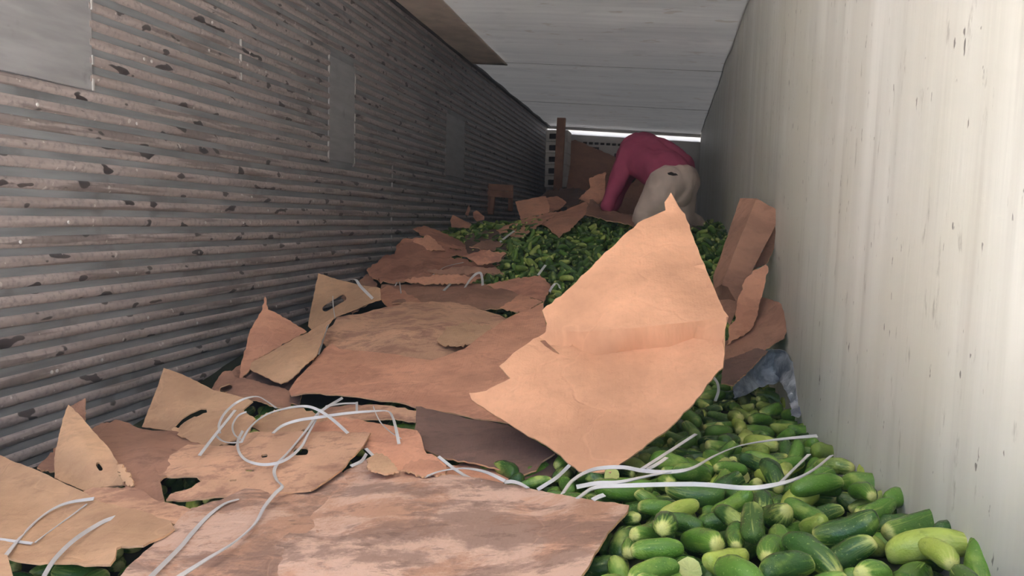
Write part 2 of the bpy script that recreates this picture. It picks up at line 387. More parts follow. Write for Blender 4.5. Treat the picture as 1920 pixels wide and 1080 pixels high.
def sheet(label,pts,mat,inner=(),holes=(),lift=.05,torn=1.2,crumple=.006,blend=.5,thick=.0045,step=None,name='cardboard_sheet',cat='cardboard',group=None,parent=None,freq=7.,edge=None,lying=False,creases=()):
    rng=random.Random(hash(label)%9999 if False else sum(map(ord,label)))
    ctrl=list(pts)+list(inner)+[q for c_ in creases for q in c_]; P=np.array([(p[0],p[1]) for p in ctrl],float); V=np.array([inv_t(p,lift) for p in ctrl])
    sc=max(np.ptp(P[:,0]),np.ptp(P[:,1])); step=step or max(6,min(20,sc/16))
    m=tps_fit(P/sc,V,1e-4)
    ce_=[]; kb=len(pts)+len(inner)
    for c_ in creases: ce_+=[(kb+i,kb+i+1) for i in range(len(c_)-1)]; kb+=len(c_)
    cv,cf=cdt_xy(P,[(i,(i+1)%len(pts)) for i in range(len(pts))]+ce_)
    cV=np.array([V[np.argmin(np.sum((P-q)**2,1))] for q in cv])
    def lin(Q):
        out=tps_ev(m,Q/sc)
        best=np.full(len(Q),-9.); val=out.copy()
        for f in cf:
            for t in range(1,len(f)-1):
                a,b,c=cv[f[0]],cv[f[t]],cv[f[t+1]]; T=np.array([b-a,c-a]).T; det=np.linalg.det(T)
                if abs(det)<1e-6: continue
                w=(Q-a)@np.linalg.inv(T).T; w0=1-w.sum(1); mn=np.minimum(w0,w.min(1)); k=mn>best
                val[k]=(w0*cV[f[0]]+w[:,0]*cV[f[t]]+w[:,1]*cV[f[t+1]])[k]; best=np.maximum(best,mn)
        return val
    outl=resample([(p[0],p[1]) for p in pts],step*.6,torn,rng)
    hl=[resample(h,step*.5,torn*.3,rng) for h in holes]
    x0,y0=P.min(0); x1,y1=P.max(0)
    g=[(x+rng.uniform(-.3,.3)*step,y+rng.uniform(-.3,.3)*step) for x in np.arange(x0,x1,step) for y in np.arange(y0,y1,step*.8)]
    g=np.array(g) if g else np.zeros((0,2))
    if len(g):
        keep=inpoly(g,outl)
        bd=np.array(outl+[q for h in hl for q in h]); d=np.min(np.linalg.norm(g[:,None]-bd[None],axis=-1),1); keep&=d>step*.4
        for h in hl: keep&=~inpoly(g,h)
        g=g[keep]
    allp=[tuple(q) for q in outl]; edges=[(i,(i+1)%len(outl)) for i in range(len(outl))]
    for h in hl:
        b=len(allp); allp+= [tuple(q) for q in h]; edges+=[(b+i,b+(i+1)%len(h)) for i in range(len(h))]
    for c_ in creases:
        for a_,b_ in zip(c_[:-1],c_[1:]):
            m_=max(1,int(math.hypot(b_[0]-a_[0],b_[1]-a_[1])/(step*.6))); b=len(allp)
            allp+=[(a_[0]+(b_[0]-a_[0])*t/m_,a_[1]+(b_[1]-a_[1])*t/m_) for t in range(m_+1)]; edges+=[(b+i,b+i+1) for i in range(m_)]
    allp+= [tuple(q) for q in g]
    v2,f2=cdt_xy(allp,edges)
    cen=np.array([np.mean(v2[list(f)],0) for f in f2]); ok=inpoly(cen,outl)
    for h in hl: ok&=~inpoly(cen,h)
    F=[f for f,k in zip(f2,ok) if k]
    T=(1-blend)*tps_ev(m,v2/sc)+blend*lin(v2)
    W=np.array([ray(*q)/t for q,t in zip(v2,T)])+np.array([0,0,EYE])
    used=sorted({i for f in F for i in f}); mp={o:i for i,o in enumerate(used)}; W=W[used]; F=[tuple(mp[i] for i in f) for f in F]
    nr=np.zeros_like(W)
    for f in F:
        a=np.cross(W[f[1]]-W[f[0]],W[f[2]]-W[f[0]])
        for i in f: nr[i]+=a
    nr/=np.linalg.norm(nr,axis=1,keepdims=True)+1e-12
    e=np.array([0,0,EYE])-W; s=np.sign(np.sum(nr*e)); nr*=s
    if s<0: F=[f[::-1] for f in F]
    sd=sum(map(ord,label))%97
    disp=np.array([crumple*(noise.noise((p[0]*freq,p[1]*freq,p[2]*freq+sd))+.55*(1-2*abs(noise.noise((p[0]*freq*1.7,p[1]*freq*1.7+sd,p[2]*freq*1.7))))+.3*noise.noise((p[0]*freq*4,p[1]*freq*4+sd,p[2]*freq*4))) for p in W])
    W=W+nr*disp[:,None]
    W[:,0]=np.clip(W[:,0],XL+.018,XR-.016)
    B=W-nr*thick; n=len(W); cnt={}
    for f in F:
        for i in range(len(f)):
            k=(f[i],f[(i+1)%len(f)]); cnt[k]=1
    rim=[k for k in cnt if (k[1],k[0]) not in cnt]
    faces=F+[tuple(i+n for i in f[::-1]) for f in F]+[(a+n,b+n,b,a)[::-1] if False else (b,a,a+n,b+n) for a,b in rim]
    o=mesh_obj(name,np.r_[W,B],faces,[mat,edge or K_EDGE],parent,True,38)
    me=o.data
    mi=np.zeros(len(me.polygons),int); mi[2*len(F):]=1; me.polygons.foreach_set('material_index',mi)
    c=W.mean(0); U,S,Vt=np.linalg.svd(W-c,full_matrices=False); nn=Vt[2]; ax=np.array([1.,.12,0])-nn*nn[0]; ax=ax-nn*(ax@nn); ax/=np.linalg.norm(ax); uv=(np.r_[W,B]-c)@np.stack([ax,np.cross(nn,ax)],1)
    ul=me.uv_layers.new(name='UVMap'); li=np.zeros(len(me.loops),int); me.loops.foreach_get('vertex_index',li); ul.data.foreach_set('uv',uv[li].astype(np.float32).ravel())
    if parent is None: tag(o,label,cat,group)
    elif label: o['label']=label
    CARD_BVH.append((np.r_[W,B],faces))
    if lying: LYING.append((W,F))
    return o
def slot(ax,ay,bx,by,r,n=7):
    d=math.atan2(by-ay,bx-ax); out=[]
    for c,s in (((bx,by),-math.pi/2),((ax,ay),math.pi/2)):
        for i in range(n+1):
            a=d+s+math.pi*i/n; out.append((c[0]+r*math.cos(a),c[1]+r*math.sin(a)))
    return out

GC='flattened and torn cardboard sheets'
# --- the big bright sheet standing in the middle
big=sheet('large bright orange creased cardboard sheet standing upright in the middle',
 [(1246,380,2.56),(1258,361,2.58),(1272,388,2.55),(1284,404,2.53),(1303,455,2.42),(1338,540,2.25),(1363,597,2.10),(1360,640,2.08),(1356,690,2.03),(1340,706,2.0),(1300,760,1.93),(1250,806,1.86),(1195,847,1.79),(1145,890,1.72),(1086,888,1.73),(1032,843,1.78),(940,786,1.88),(885,751,1.94),(880,738,1.95),(912,733,1.96),(957,710,2.0),(936,688,2.03),(972,656,2.09),(1010,632,2.14),(1022,624,2.14),(1025,606,2.15),(1017,581,2.17),(1060,546,2.24),(1100,511,2.31),(1160,450,2.43),(1206,414,2.50),(1248,396,2.545)],
 K_BRIGHT,inner=[(1150,760,1.93),(1200,500,2.315)],creases=[[(1024,622,2.138),(1100,622,2.12),(1190,615,2.105),(1280,606,2.095),(1361,598,2.095)],[(1032,648,2.13),(1075,652,2.138),(1120,668,2.118),(1190,656,2.132),(1255,650,2.118),(1300,634,2.122),(1356,642,2.09)]],holes=[[(1012,641),(1022,638),(1034,651),(1050,667),(1039,664),(1022,651)]],torn=1.5,crumple=.0075,blend=.95,freq=5,group=GC)
# --- right hand pieces by the pale wall
sheet('tall brown folded cardboard panel leaning on the pale right wall',[(1388,372,3.46),(1419,373,3.34),(1466,399,3.3),(1440,450,3.24),(1413,503,3.18),(1390,560,3.12),(1368,610,3.08),(1340,560,3.2),(1338,517,3.28),(1362,450,3.36)],K_BROWN,creases=[[(1417,376,3.30),(1385,455,3.20),(1353,533,3.12)]],torn=.6,crumple=.004,blend=1.,group=GC)
sheet('narrow brown cardboard edge strip behind the tall folded panel',[(1464,399,3.33),(1472,420,3.22),(1455,460,3.28),(1437,494,3.28),(1412,506,3.28),(1440,450,3.30)],K_BROWN,torn=1,crumple=.003,group=GC)
sheet('ragged tan torn cardboard tongue in front of the tall folded panel',[(1436,496,3.1),(1441,505,3.1),(1430,550,3.06),(1417,600,3.0),(1408,618,2.98),(1363,648,2.95),(1366,618,2.98),(1380,596,3.0),(1383,562,3.04),(1395,529,3.08),(1411,508,3.1)],K_RED,torn=2.5,crumple=.008,group=GC)
sheet('brown crushed cardboard wedge against the right wall above the plastic bag',[(1359,645,3.0),(1413,612,3.04),(1428,560,3.18),(1455,567,3.06),(1480,572,2.94),(1490,592,2.84),(1473,620,2.88),(1471,634,2.84),(1446,648,2.86),(1400,672,2.82),(1357,692,2.8)],K_BROWN,inner=[(1430,620,2.93),(1390,660,2.88)],torn=1.5,crumple=.012,group=GC)
sheet('thin dark cardboard fold below the crushed wedge',[(1357,676,2.8),(1420,655,2.82),(1440,660,2.8),(1400,700,2.7),(1375,722,2.64),(1352,718,2.66)],K_DARK,torn=1,crumple=.006,group=GC)
# --- front sheets
sheet('pale muddy cardboard sheet filling the lower centre foreground',[(700,856,1.86),(740,882,1.75),(793,892,1.70),(843,891,1.70),(917,903,1.66),(987,915,1.62),(1043,927,1.58),(1127,945,1.52),(1180,951,1.49),(1177,961,1.46),(1140,1002,1.34),(1093,1078,1.14),(1070,1120,1.06),(760,1170,.99),(420,1150,1.0),(462,1078,1.13),(560,985,1.38),(613,942,1.54),(650,880,1.76)],K_DIRTY,inner=[(800,980,1.40),(950,1000,1.36),(650,1040,1.22),(1000,960,1.5)],torn=1.2,crumple=.006,blend=.4,group=GC,freq=4.5,step=15,lying=True)
sheet('dirty pinkish cardboard sheet lying under the muddy foreground sheet',[(422,935,1.53,),(480,908,1.64),(585,905,1.67),(640,880,1.74),(660,930,1.58),(600,1010,1.32),(500,1110,1.06),(420,1180,.96),(170,1160,.95),(244,1062,1.13),(300,1006,1.28),(326,985,1.34),(359,955,1.44)],K_DIRTY,torn=1.2,crumple=.005,group=GC,lift=.05,lying=True)
sheet('large curved tan cardboard sheet at the lower left corner',[(-140,800,1.75),(9,857,1.62),(60,878,1.58),(103,899,1.55),(157,921,1.5),(176,936,1.46),(250,958,1.4),(319,978,1.34),(326,988,1.31),(306,1007,1.27),(269,1026,1.22),(228,1025,1.22),(219,1029,1.21),(216,1046,1.17),(206,1059,1.15),(75,1059,1.15),(22,1051,1.16),(0,1040,1.18),(-150,1030,1.2)],K_TAN,inner=[(100,960,1.43),(30,930,1.5),(-60,900,1.55)],torn=1.2,crumple=.007,group=GC,lying=True)
sheet('grey tan folded flap behind the lower left curved sheet',[(156,921,1.51),(175,914,1.53),(250,914,1.55),(270,922,1.53),(290,938,1.49),(359,955,1.43),(340,985,1.36),(319,980,1.36),(250,960,1.42),(176,938,1.47)],K_STAIN,torn=1,crumple=.004,group=GC,lying=True)
sheet('small tan cardboard end poking in at the bottom left edge',[(-40,1030,1.08),(14,1042,1.07),(26,1085,1.0),(-40,1110,.97)],K_TAN,torn=.4,crumple=.002,group=GC)
sheet('upright triangular tan cardboard corner with a small hole near the left wall',[(129,761,1.92),(117,787,1.86),(103,860,1.72),(102,896,1.65),(155,919,1.6),(215,912,1.61),(245,911,1.61),(238,893,1.64),(230,880,1.66),(204,843,1.75),(170,805,1.83),(151,780,1.88)],K_TAN,inner=[(160,850,1.70)],holes=[slot(184,872,189,880,4)],torn=.8,crumple=.006,group=GC)
sheet('narrow brown flap behind the triangular cardboard corner',[(131,763,1.96),(160,747,1.99),(161,799,1.92),(150,800,1.9)],K_BROWN,torn=1,crumple=.003,group=GC)
sheet('frayed torn cardboard strip at the foot of the triangular corner',[(222,868,1.63),(236,880,1.61),(250,905,1.57),(247,914,1.56),(236,909,1.57),(226,896,1.59),(222,882,1.61)],K_TAN,torn=4,crumple=.01,step=5,group=GC)
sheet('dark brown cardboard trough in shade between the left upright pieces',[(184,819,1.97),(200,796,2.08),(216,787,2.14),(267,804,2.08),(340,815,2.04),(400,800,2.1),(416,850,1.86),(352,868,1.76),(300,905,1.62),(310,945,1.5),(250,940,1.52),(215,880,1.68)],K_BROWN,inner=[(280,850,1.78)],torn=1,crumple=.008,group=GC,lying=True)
sheet('tan upright cardboard panel with a hand slot beside the slatted wall',[(307,690,2.45),(295,726,2.37),(282,762,2.3),(266,800,2.22),(305,806,2.2),(350,812,2.16),(400,800,2.17),(440,782,2.2),(474,752,2.28),(440,741,2.32),(402,733,2.36),(391,727,2.38),(342,702,2.43)],K_TAN,holes=[[(328,799),(341,786),(357,776),(376,767),(387,767),(388,773),(372,780),(358,788),(343,801),(334,803)]],torn=.6,crumple=.004,group=GC)
sheet('crumpled tan cardboard ridge below the hand slot panel',[(322,806,2.12),(354,787,2.12),(400,776,2.12),(455,771,2.13),(480,790,2.04),(456,818,1.94),(406,842,1.87),(342,822,1.98)],K_TAN,inner=[(400,800,1.98)],torn=2.5,crumple=.012,freq=9,group=GC)
sheet('stained cardboard lid with small holes under the tangle of straps',[(352,834,1.88),(400,838,1.86),(440,836,1.86),(456,818,1.92),(476,810,1.95),(560,808,1.95),(640,810,1.95),(695,811,1.94),(681,836,1.84),(640,880,1.7),(583,919,1.58),(520,924,1.57),(455,929,1.56),(390,935,1.545),(312,940,1.535),(320,929,1.56),(350,920,1.58),(378,905,1.62),(369,896,1.64),(320,895,1.645),(268,886,1.68),(292,873,1.73)],K_STAIN,inner=[(470,850,1.79),(560,850,1.79)],holes=[slot(556,847,572,845,6),slot(463,883,475,882,2.2),slot(432,901,442,900,1.4),slot(493,857,499,856,3)],torn=1.3,crumple=.005,group=GC,lying=True)
sheet('brown folded cardboard with a dark hole behind the hand slot panel',[(394,729,2.55),(417,697,2.66),(432,694,2.67),(441,709,2.6),(480,718,2.58),(522,727,2.56),(545,735,2.54),(545,770,2.38),(511,764,2.38),(470,752,2.42),(440,742,2.45),(410,736,2.5)],K_BROWN,inner=[(470,730,2.5)],holes=[slot(418,731,430,727,6)],torn=1.2,crumple=.008,group=GC)
# --- left middle
sheet('reddish upright cardboard panel with a torn spike near the slatted wall',[(497,556,3.12),(503,582,3.05),(520,590,3.05),(545,602,3.05),(575,622,3.03),(551,635,2.95),(510,657,2.85),(473,680,2.76),(474,690,2.72),(449,710,2.62),(452,684,2.74),(457,666,2.8),(468,625,2.92),(485,590,3.02),(493,581,3.06)],K_RED,inner=[(510,625,2.93)],torn=1.5,crumple=.005,group=GC)
sheet('folded tan lower half of a box hanging below the spiked panel',[(472,682,2.70),(510,658,2.78),(551,636,2.88),(578,624,2.95),(626,597,3.0),(611,614,2.9),(599,648,2.78),(594,667,2.72),(540,717,2.55),(527,721,2.53),(498,708,2.58),(470,694,2.66)],K_TAN,inner=[(550,670,2.66)],torn=.8,crumple=.007,group=GC)
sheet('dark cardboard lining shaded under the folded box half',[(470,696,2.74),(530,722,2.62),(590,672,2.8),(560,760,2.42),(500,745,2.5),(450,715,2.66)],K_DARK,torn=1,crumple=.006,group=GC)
sheet('upright tan cardboard side with an oval hand hole against the slatted wall',[(597,512,3.85),(586,563,3.7),(577,611,3.52),(586,619,3.48),(608,608,3.5),(637,592,3.54),(682,571,3.6),(714,561,3.65),(713,541,3.74),(673,534,3.8),(637,525,3.84)],K_TAN,holes=[slot(611,579,643,559,6.5)],torn=.6,crumple=.004,group=GC)
# --- the broad centre sheets
sheet('broad stained brown cardboard sheet lying in the centre behind the front strip',[(615,655,2.95),(600,640,3.02),(632,598,3.35),(700,581,3.55),(757,569,3.72),(810,566,3.78),(856,567,3.8),(900,580,3.68),(960,600,3.5),(1010,610,3.4),(1000,660,3.0),(900,690,2.8),(700,700,2.7)],K_STAIN,inner=[(750,620,3.12),(850,620,3.15)],torn=2.0,crumple=.010,group=GC,freq=5,lying=True)
front=sheet('wide reddish cardboard strip bridging the centre foreground',[(542,732,2.46),(545,741,2.42),(589,739,2.40),(645,743,2.36),(700,749,2.32),(760,757,2.27),(811,767,2.23),(900,784,2.17),(960,797,2.12),(1060,740,2.3),(1060,640,2.7),(1024,609,2.95),(1019,568,3.3),(985,583,3.2),(945,601,3.05),(915,622,2.92),(870,655,2.75),(811,677,2.68),(760,668,2.76),(713,662,2.82),(670,658,2.86),(636,655,2.88),(624,647,2.9),(609,654,2.86),(575,693,2.64)],K_RED,inner=[(950,680,2.6),(880,690,2.57)],creases=[[(563,710,2.55),(640,717,2.49),(720,724,2.44),(811,738,2.36),(880,752,2.31)]],torn=1.0,crumple=.006,group=GC,freq=5,blend=.4,lying=True)
sheet('torn loose tan paper layer on the broad centre sheet',[(820,636,2.99),(838,610,3.14),(870,606,3.17),(900,609,3.14),(921,613,3.1),(918,632,2.98),(893,646,2.9),(857,653,2.87),(829,648,2.92)],K_TAN,torn=3,crumple=.008,thick=.002,step=7,group=GC)
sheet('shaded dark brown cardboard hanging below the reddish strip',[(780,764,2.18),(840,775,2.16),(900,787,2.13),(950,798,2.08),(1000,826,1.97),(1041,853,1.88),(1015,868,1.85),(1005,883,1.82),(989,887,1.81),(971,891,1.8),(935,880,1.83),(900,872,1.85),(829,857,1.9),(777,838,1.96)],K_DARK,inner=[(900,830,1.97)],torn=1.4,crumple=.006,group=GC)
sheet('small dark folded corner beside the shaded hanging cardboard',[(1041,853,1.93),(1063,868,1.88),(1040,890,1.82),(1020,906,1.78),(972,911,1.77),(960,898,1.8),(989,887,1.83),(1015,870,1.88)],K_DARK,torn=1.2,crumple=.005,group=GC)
sheet('reddish torn cardboard apron sagging behind the foreground sheet',[(880,868,1.92),(940,880,1.88),(985,892,1.84),(990,920,1.72),(900,915,1.73),(840,905,1.76),(810,880,1.86)],K_RED,torn=1.5,crumple=.006,group=GC)
sheet('orange brown cardboard sheet under the tangle of white straps',[(575,800,2.06),(640,786,2.1),(700,790,2.08),(782,806,2.0),(800,850,1.86),(838,866,1.81),(834,884,1.75),(750,888,1.74),(700,868,1.8),(690,840,1.88),(600,830,1.92)],K_RED,inner=[(720,830,1.92)],torn=1.5,crumple=.008,group=GC,lying=True)
sheet('speckled tan cardboard edge peeking out below the reddish strip',[(598,768,2.24),(650,760,2.27),(720,760,2.26),(786,772,2.2),(786,792,2.12),(740,784,2.15),(660,790,2.14),(605,800,2.1)],K_STAIN,torn=1.2,crumple=.005,group=GC)
sheet('crumpled tan cardboard tuft left of the strap tangle centre',[(470,800,2.08),(500,775,2.18),(545,768,2.2),(600,775,2.16),(610,800,2.06),(560,812,2.02),(500,815,2.0)],K_TAN,torn=2.5,crumple=.012,group=GC,freq=9)
sheet('small torn orange cardboard peak on the edge of the muddy sheet',[(690,882,1.68),(688,866,1.73),(703,852,1.77),(716,851,1.78),(733,866,1.74),(748,886,1.68),(720,890,1.66)],K_TAN,torn=1.5,crumple=.005,step=6,group=GC)
sheet('small ragged orange cardboard curl right of the torn peak',[(752,884,1.70),(768,868,1.76),(790,862,1.78),(815,864,1.78),(830,873,1.75),(838,878,1.73),(835,888,1.69),(795,894,1.67)],K_RED,torn=2,crumple=.006,step=6,group=GC)
# --- sheets behind the centre
sheet('long brown cardboard band lying across the pile behind the centre sheet',[(714,545,None,.06),(716,537,None,.07),(780,531,None,.07),(847,528,None,.07),(910,534,None,.06),(960,545,None,.06),(990,570,None,.05),(930,582,None,.05),(858,578,None,.05),(736,572,None,.05)],K_BROWN,torn=1.5,crumple=.012,group=GC,lying=True)
sheet('curled brown cardboard piece at the lower edge of the cucumber heap',[(912,535,None,.07),(945,525,None,.09),(991,521,None,.10),(1013,517,None,.12),(1034,540,None,.07),(1020,566,None,.05),(990,556,None,.06),(950,548,None,.05)],K_FAR,torn=1.5,crumple=.01,group=GC)
sheet('small crumpled reddish scrap behind the torn paper layer',[(937,577,None,.08),(958,567,None,.09),(975,552,None,.10),(1016,565,None,.10),(1000,577,None,.09),(983,588,None,.09)],K_RED,torn=1.5,crumple=.01,group=GC,step=6)
sheet('fan shaped torn brown cardboard sheet on the left of the far pile',[(689,510,4.75),(722,479,4.95),(740,478,4.98),(742,462,5.05),(763,449,5.1),(791,446,5.15),(798,458,5.1),(836,464,5.2),(874,471,5.25),(880,477,5.15),(838,486,5.0),(900,492,5.0),(930,499,4.85),(905,521,4.6),(850,526,4.5),(791,528,4.45),(714,532,4.45),(697,521,4.6)],K_FAR,inner=[(770,495,4.85),(800,475,5.02)],torn=2.2,crumple=.016,group=GC,step=8,lying=True)
sheet('brown cardboard blade behind the fan shaped sheet',[(774,431,5.7),(795,424,5.75),(836,437,5.75),(874,459,5.55),(880,472,5.35),(840,466,5.35),(802,460,5.35),(798,446,5.5)],K_FAR,torn=1.5,crumple=.01,group=GC,step=7)
sheet('dark shaded cardboard between the two cucumber heaps',[(872,440,5.9),(930,432,6.1),(962,442,5.8),(950,470,5.3),(940,498,4.95),(890,494,5.0),(872,470,5.3)],K_DARK,torn=1.5,crumple=.015,group=GC,step=8)
sheet('small orange cardboard corner at the foot of the dark slatted wall',[(844,413,6.5),(849,403,6.55),(866,411,6.55),(884,420,6.5),(881,428,6.35),(847,426,6.35)],K_RED,torn=.5,crumple=.003,group=GC,step=5)
sheet('slim curled cardboard sliver at the foot of the far slatted wall',[(872,402,6.9),(879,384,7.0),(882,392,6.98),(878,404,6.9)],K_FAR,torn=.5,crumple=.002,group=GC,step=4)
sheet('rounded brown cardboard tab next to the curled sliver',[(887,398,6.85),(894,395,6.87),(908,406,6.8),(908,412,6.75),(894,415,6.72),(888,408,6.76)],K_FAR,torn=.5,crumple=.003,group=GC,step=4)
sheet('flat square orange cardboard panel propped on the far pile',[(966,378,6.6),(1023,367,6.7),(1031,387,6.5),(1030,398,6.4),(977,411,6.3),(970,392,6.45)],K_RED,torn=.6,crumple=.004,group=GC,step=6)
sheet('brown cardboard flap lying beside the propped square panel',[(1023,372,6.9),(1045,368,7.0),(1062,380,6.9),(1050,392,6.6),(1031,398,6.5)],K_FAR,torn=1,crumple=.006,group=GC,step=6)
sheet('creased orange cardboard sheet draped over the cucumber heap',[(1013,420,6.0),(1055,397,6.25),(1097,378,6.45),(1104,384,6.4),(1097,402,6.1),(1082,418,5.85),(1066,434,5.6),(1056,437,5.55),(1049,446,5.4),(1038,437,5.55),(1024,424,5.8)],K_RED,inner=[(1060,412,5.95)],torn=1.2,crumple=.006,group=GC,step=6,lying=True)
sheet('reddish torn cardboard strip under the draped orange sheet',[(930,432,6.0),(974,414,6.25),(1027,400,6.4),(1060,396,6.35),(1013,421,5.95),(980,443,5.6),(963,443,5.65),(940,440,5.85)],K_RED,torn=1.5,crumple=.008,group=GC,step=6)
sheet('brown cardboard ledge in front of the kneeling person',[(1106,374,6.3),(1112,374,6.3),(1127,391,6.2),(1160,400,6.1),(1186,405,6.0),(1190,424,5.75),(1140,414,5.85),(1097,403,6.0)],K_BROWN,torn=1.2,crumple=.008,group=GC,step=6)
sheet('bright orange cardboard flap beside the reaching arm',[(1085,372,6.6),(1107,352,6.75),(1105,335,6.8),(1115,330,6.8),(1136,323,6.85),(1135,370,6.6),(1122,382,6.5),(1104,382,6.5)],K_RED,torn=1,crumple=.006,group=GC,step=6)
sheet('dark brown cardboard box side behind the reaching arm',[(1148,330,7.2),(1160,316,7.3),(1214,332,7.3),(1205,380,7.0),(1190,402,6.75),(1140,400,6.75)],K_BROWN,torn=.6,crumple=.004,group=GC,step=7)
sheet('wide brown cardboard sheet leaning on the trailer end wall',[(1066,266,11.9),(1078,262,11.95),(1110,276,11.95),(1155,296,11.9),(1170,330,11.5),(1170,395,11.0),(1104,400,10.9),(1062,400,10.9)],K_BROWN,torn=1,crumple=.01,group=GC,step=8)
sheet('dark cardboard litter at the base of the wooden post',[(1000,380,8.8),(1030,356,9.8),(1075,352,10.2),(1100,358,9.4),(1085,385,8.2),(1045,390,8.0)],K_DARK,torn=1.5,crumple=.02,group=GC,step=7)

for lab,pts,mt in (
 ('torn reddish strip lying above the long brown band',[(742,528,None,.10),(790,520,None,.12),(850,514,None,.12),(905,519,None,.10),(880,530,None,.09),(800,533,None,.09)],K_RED),
 ('thin dark torn layer under the fan shaped sheet',[(800,508,None,.13),(860,500,None,.15),(930,504,None,.12),(945,516,None,.09),(900,514,None,.11),(840,517,None,.1)],K_BROWN),
 ('ragged brown scrap left of the middle cucumber heap',[(868,480,None,.12),(905,470,None,.14),(950,476,None,.10),(935,492,None,.08),(900,497,None,.08)],K_FAR),
 ('small torn scrap beside the leaning strap',[(880,462,None,.10),(912,450,None,.12),(944,456,None,.09),(925,470,None,.08)],K_BROWN),
 ('frayed reddish ribbon of cardboard on the far left slope',[(770,455,None,.16),(800,440,None,.2),(815,448,None,.16),(835,470,None,.1),(800,470,None,.11)],K_RED),
 ('flat brown scrap between the brown band and the hand hole panel',[(700,548,None,.06),(725,536,None,.09),(760,548,None,.07),(800,572,None,.06),(730,578,None,.05)],K_RED),
 ('dark crushed layer along the foot of the slatted wall',[(640,560,None,.03),(690,515,None,.05),(705,530,None,.05),(715,560,None,.04),(660,590,None,.03)],K_BROWN),  # this and the next two are added to fill the shadowed wall foot
 ('brown crushed layer at the wall foot beside the spiked panel',[(400,730,None,.03),(440,690,None,.05),(470,660,None,.06),(480,700,None,.05),(440,740,None,.04)],K_BROWN),
 ('brown crushed layer at the wall foot behind the triangular corner',[(70,880,None,.03),(120,830,None,.05),(200,790,None,.06),(230,830,None,.04),(150,900,None,.03)],K_BROWN)):
    sheet(lab,pts,mt,torn=2.2,crumple=.010,group=GC,step=7,lying=True)

# ------------------------------------------------------------------ straps
M_STRAP=plain('white_polypropylene_strap',srgb(198,197,198),.4,.4,.06,20)
def catmull(P,n=7):
    P=[2*P[0]-P[1]]+list(P)+[2*P[-1]-P[-2]]; out=[]
    for i in range(1,len(P)-2):
        for k in range(n):
            t=k/n; a,b,c,d=P[i-1],P[i],P[i+1],P[i+2]
            out.append(.5*((2*b)+(-a+c)*t+(2*a-5*b+4*c-d)*t*t+(-a+3*b-3*c+d)*t**3))
    out.append(P[-2]); return np.array(out)
def strap(label,pts,w=.0078,lift=.07,twist=.6,group='white packing straps'):
    rng=random.Random(sum(map(ord,label)))
    C=[]
    for p in pts:
        C.append(np.array(at(p[0],p[1],p[2]) if len(p)>2 else hit(p[0],p[1],lift)))
    C=catmull(C); C[:,0]=np.clip(C[:,0],XL+.03,XR-.01)
    T=np.gradient(C,axis=0); T/=np.linalg.norm(T,axis=1,keepdims=True)
    v,f=[],[]; t=.0009; ph=rng.uniform(0,6)
    for i,(c,d) in enumerate(zip(C,T)):
        a=twist*math.sin(i*.11+ph); view=np.array([0,0,EYE])-c; view/=np.linalg.norm(view)
        n0=np.array([0,0,1.])*.7+view*.5; s=np.cross(d,n0); s/=np.linalg.norm(s); n=np.cross(s,d)
        s2=s*math.cos(a)+n*math.sin(a); n2=np.cross(s2,d)
        for x,y in ((-1,-1),(1,-1),(1,1),(-1,1)): v.append(c+s2*x*w/2+n2*y*t)
    m=len(C)
    for i in range(m-1):
        for j in range(4): a=i*4+j; b=i*4+(j+1)%4; f.append((a,b,b+4,a+4))
    f.append((3,2,1,0)); f.append(tuple(range(4*m-4,4*m)))
    o=mesh_obj('packing_strap',v,f,M_STRAP,None,True,50); tag(o,label,'strap',group)
    return o
strap('long wavy white strap lying across the cucumbers towards the right wall',[(1055,925),(1076,899),(1114,880),(1165,876),(1207,883),(1254,885),(1297,878),(1339,855),(1386,836),(1442,826),(1500,820),(1532,817)],lift=.075)
strap('white strap crossing below the card tip onto the cucumbers',[(1081,913),(1120,906),(1161,904),(1217,892),(1282,880)],lift=.075)
strap('lowest white strap stretched over the cucumbers and rising at its right end',[(1083,934),(1114,915),(1161,911),(1301,908),(1395,915),(1442,911),(1489,899),(1526,880),(1559,854)],lift=.075)
strap('short white strap slanting up from the lowest strap by the wall',[(1465,903),(1490,878),(1517,852)],w=.007,lift=.075)
strap('straight white strap sticking up at the right of the large sheet',[(1203,880),(1254,847),(1305,814)],twist=.1,lift=.075)
strap('second short strap doubled under the straight sticking one',[(1215,880),(1236,868),(1250,858)],w=.008,twist=.1,lift=.075)
strap('tiny white strap end in the cucumbers by the muddy sheet',[(1112,937),(1122,932),(1133,928)],w=.008,twist=.1,lift=.075)
strap('small white strap loop hanging from the right corner of the large sheet',[(1338,708,2.2),(1345,718,2.2),(1347,733,2.2),(1341,752,2.2)],w=.008)
strap('white arched strap over the back edge of the muddy sheet',[(797,894,1.67),(827,883,1.68),(870,878,1.68),(910,885,1.65),(947,902,1.60)])
strap('short white strap arc following the big arch on the right',[(946,904,1.62),(960,903,1.62),(975,907,1.61),(990,915,1.585)])
strap('straight white strap passing under the arched strap',[(822,856,1.78),(853,880,1.74),(880,896,1.69),(902,903,1.65)],twist=.1)
strap('grey white strap rising from the muddy sheet to the card tip',[(1008,918,1.60),(1040,898,1.64),(1055,885,1.68),(1068,872,1.71)])
strap('short strap bit at the right corner of the stained lid',[(686,841,1.83),(694,849,1.80),(702,857,1.77)],twist=.1)
strap('short curved strap tucked under the stained lid corner',[(658,874,1.67),(677,865,1.71),(687,851,1.77)])
strap('longest white strap running from the tangle down over the foreground',[(642,746,2.2),(612,764,2.1),(594,778,2.05),(578,802,1.95),(557,828,1.85),(538,850,1.76),(521,868,1.70),(514,884,1.65),(519,900,1.6),(529,912,1.55),(516,925,1.51),(496,950,1.43),(478,982,1.34),(440,1016,1.23),(390,1047,1.14),(330,1085,1.04)])
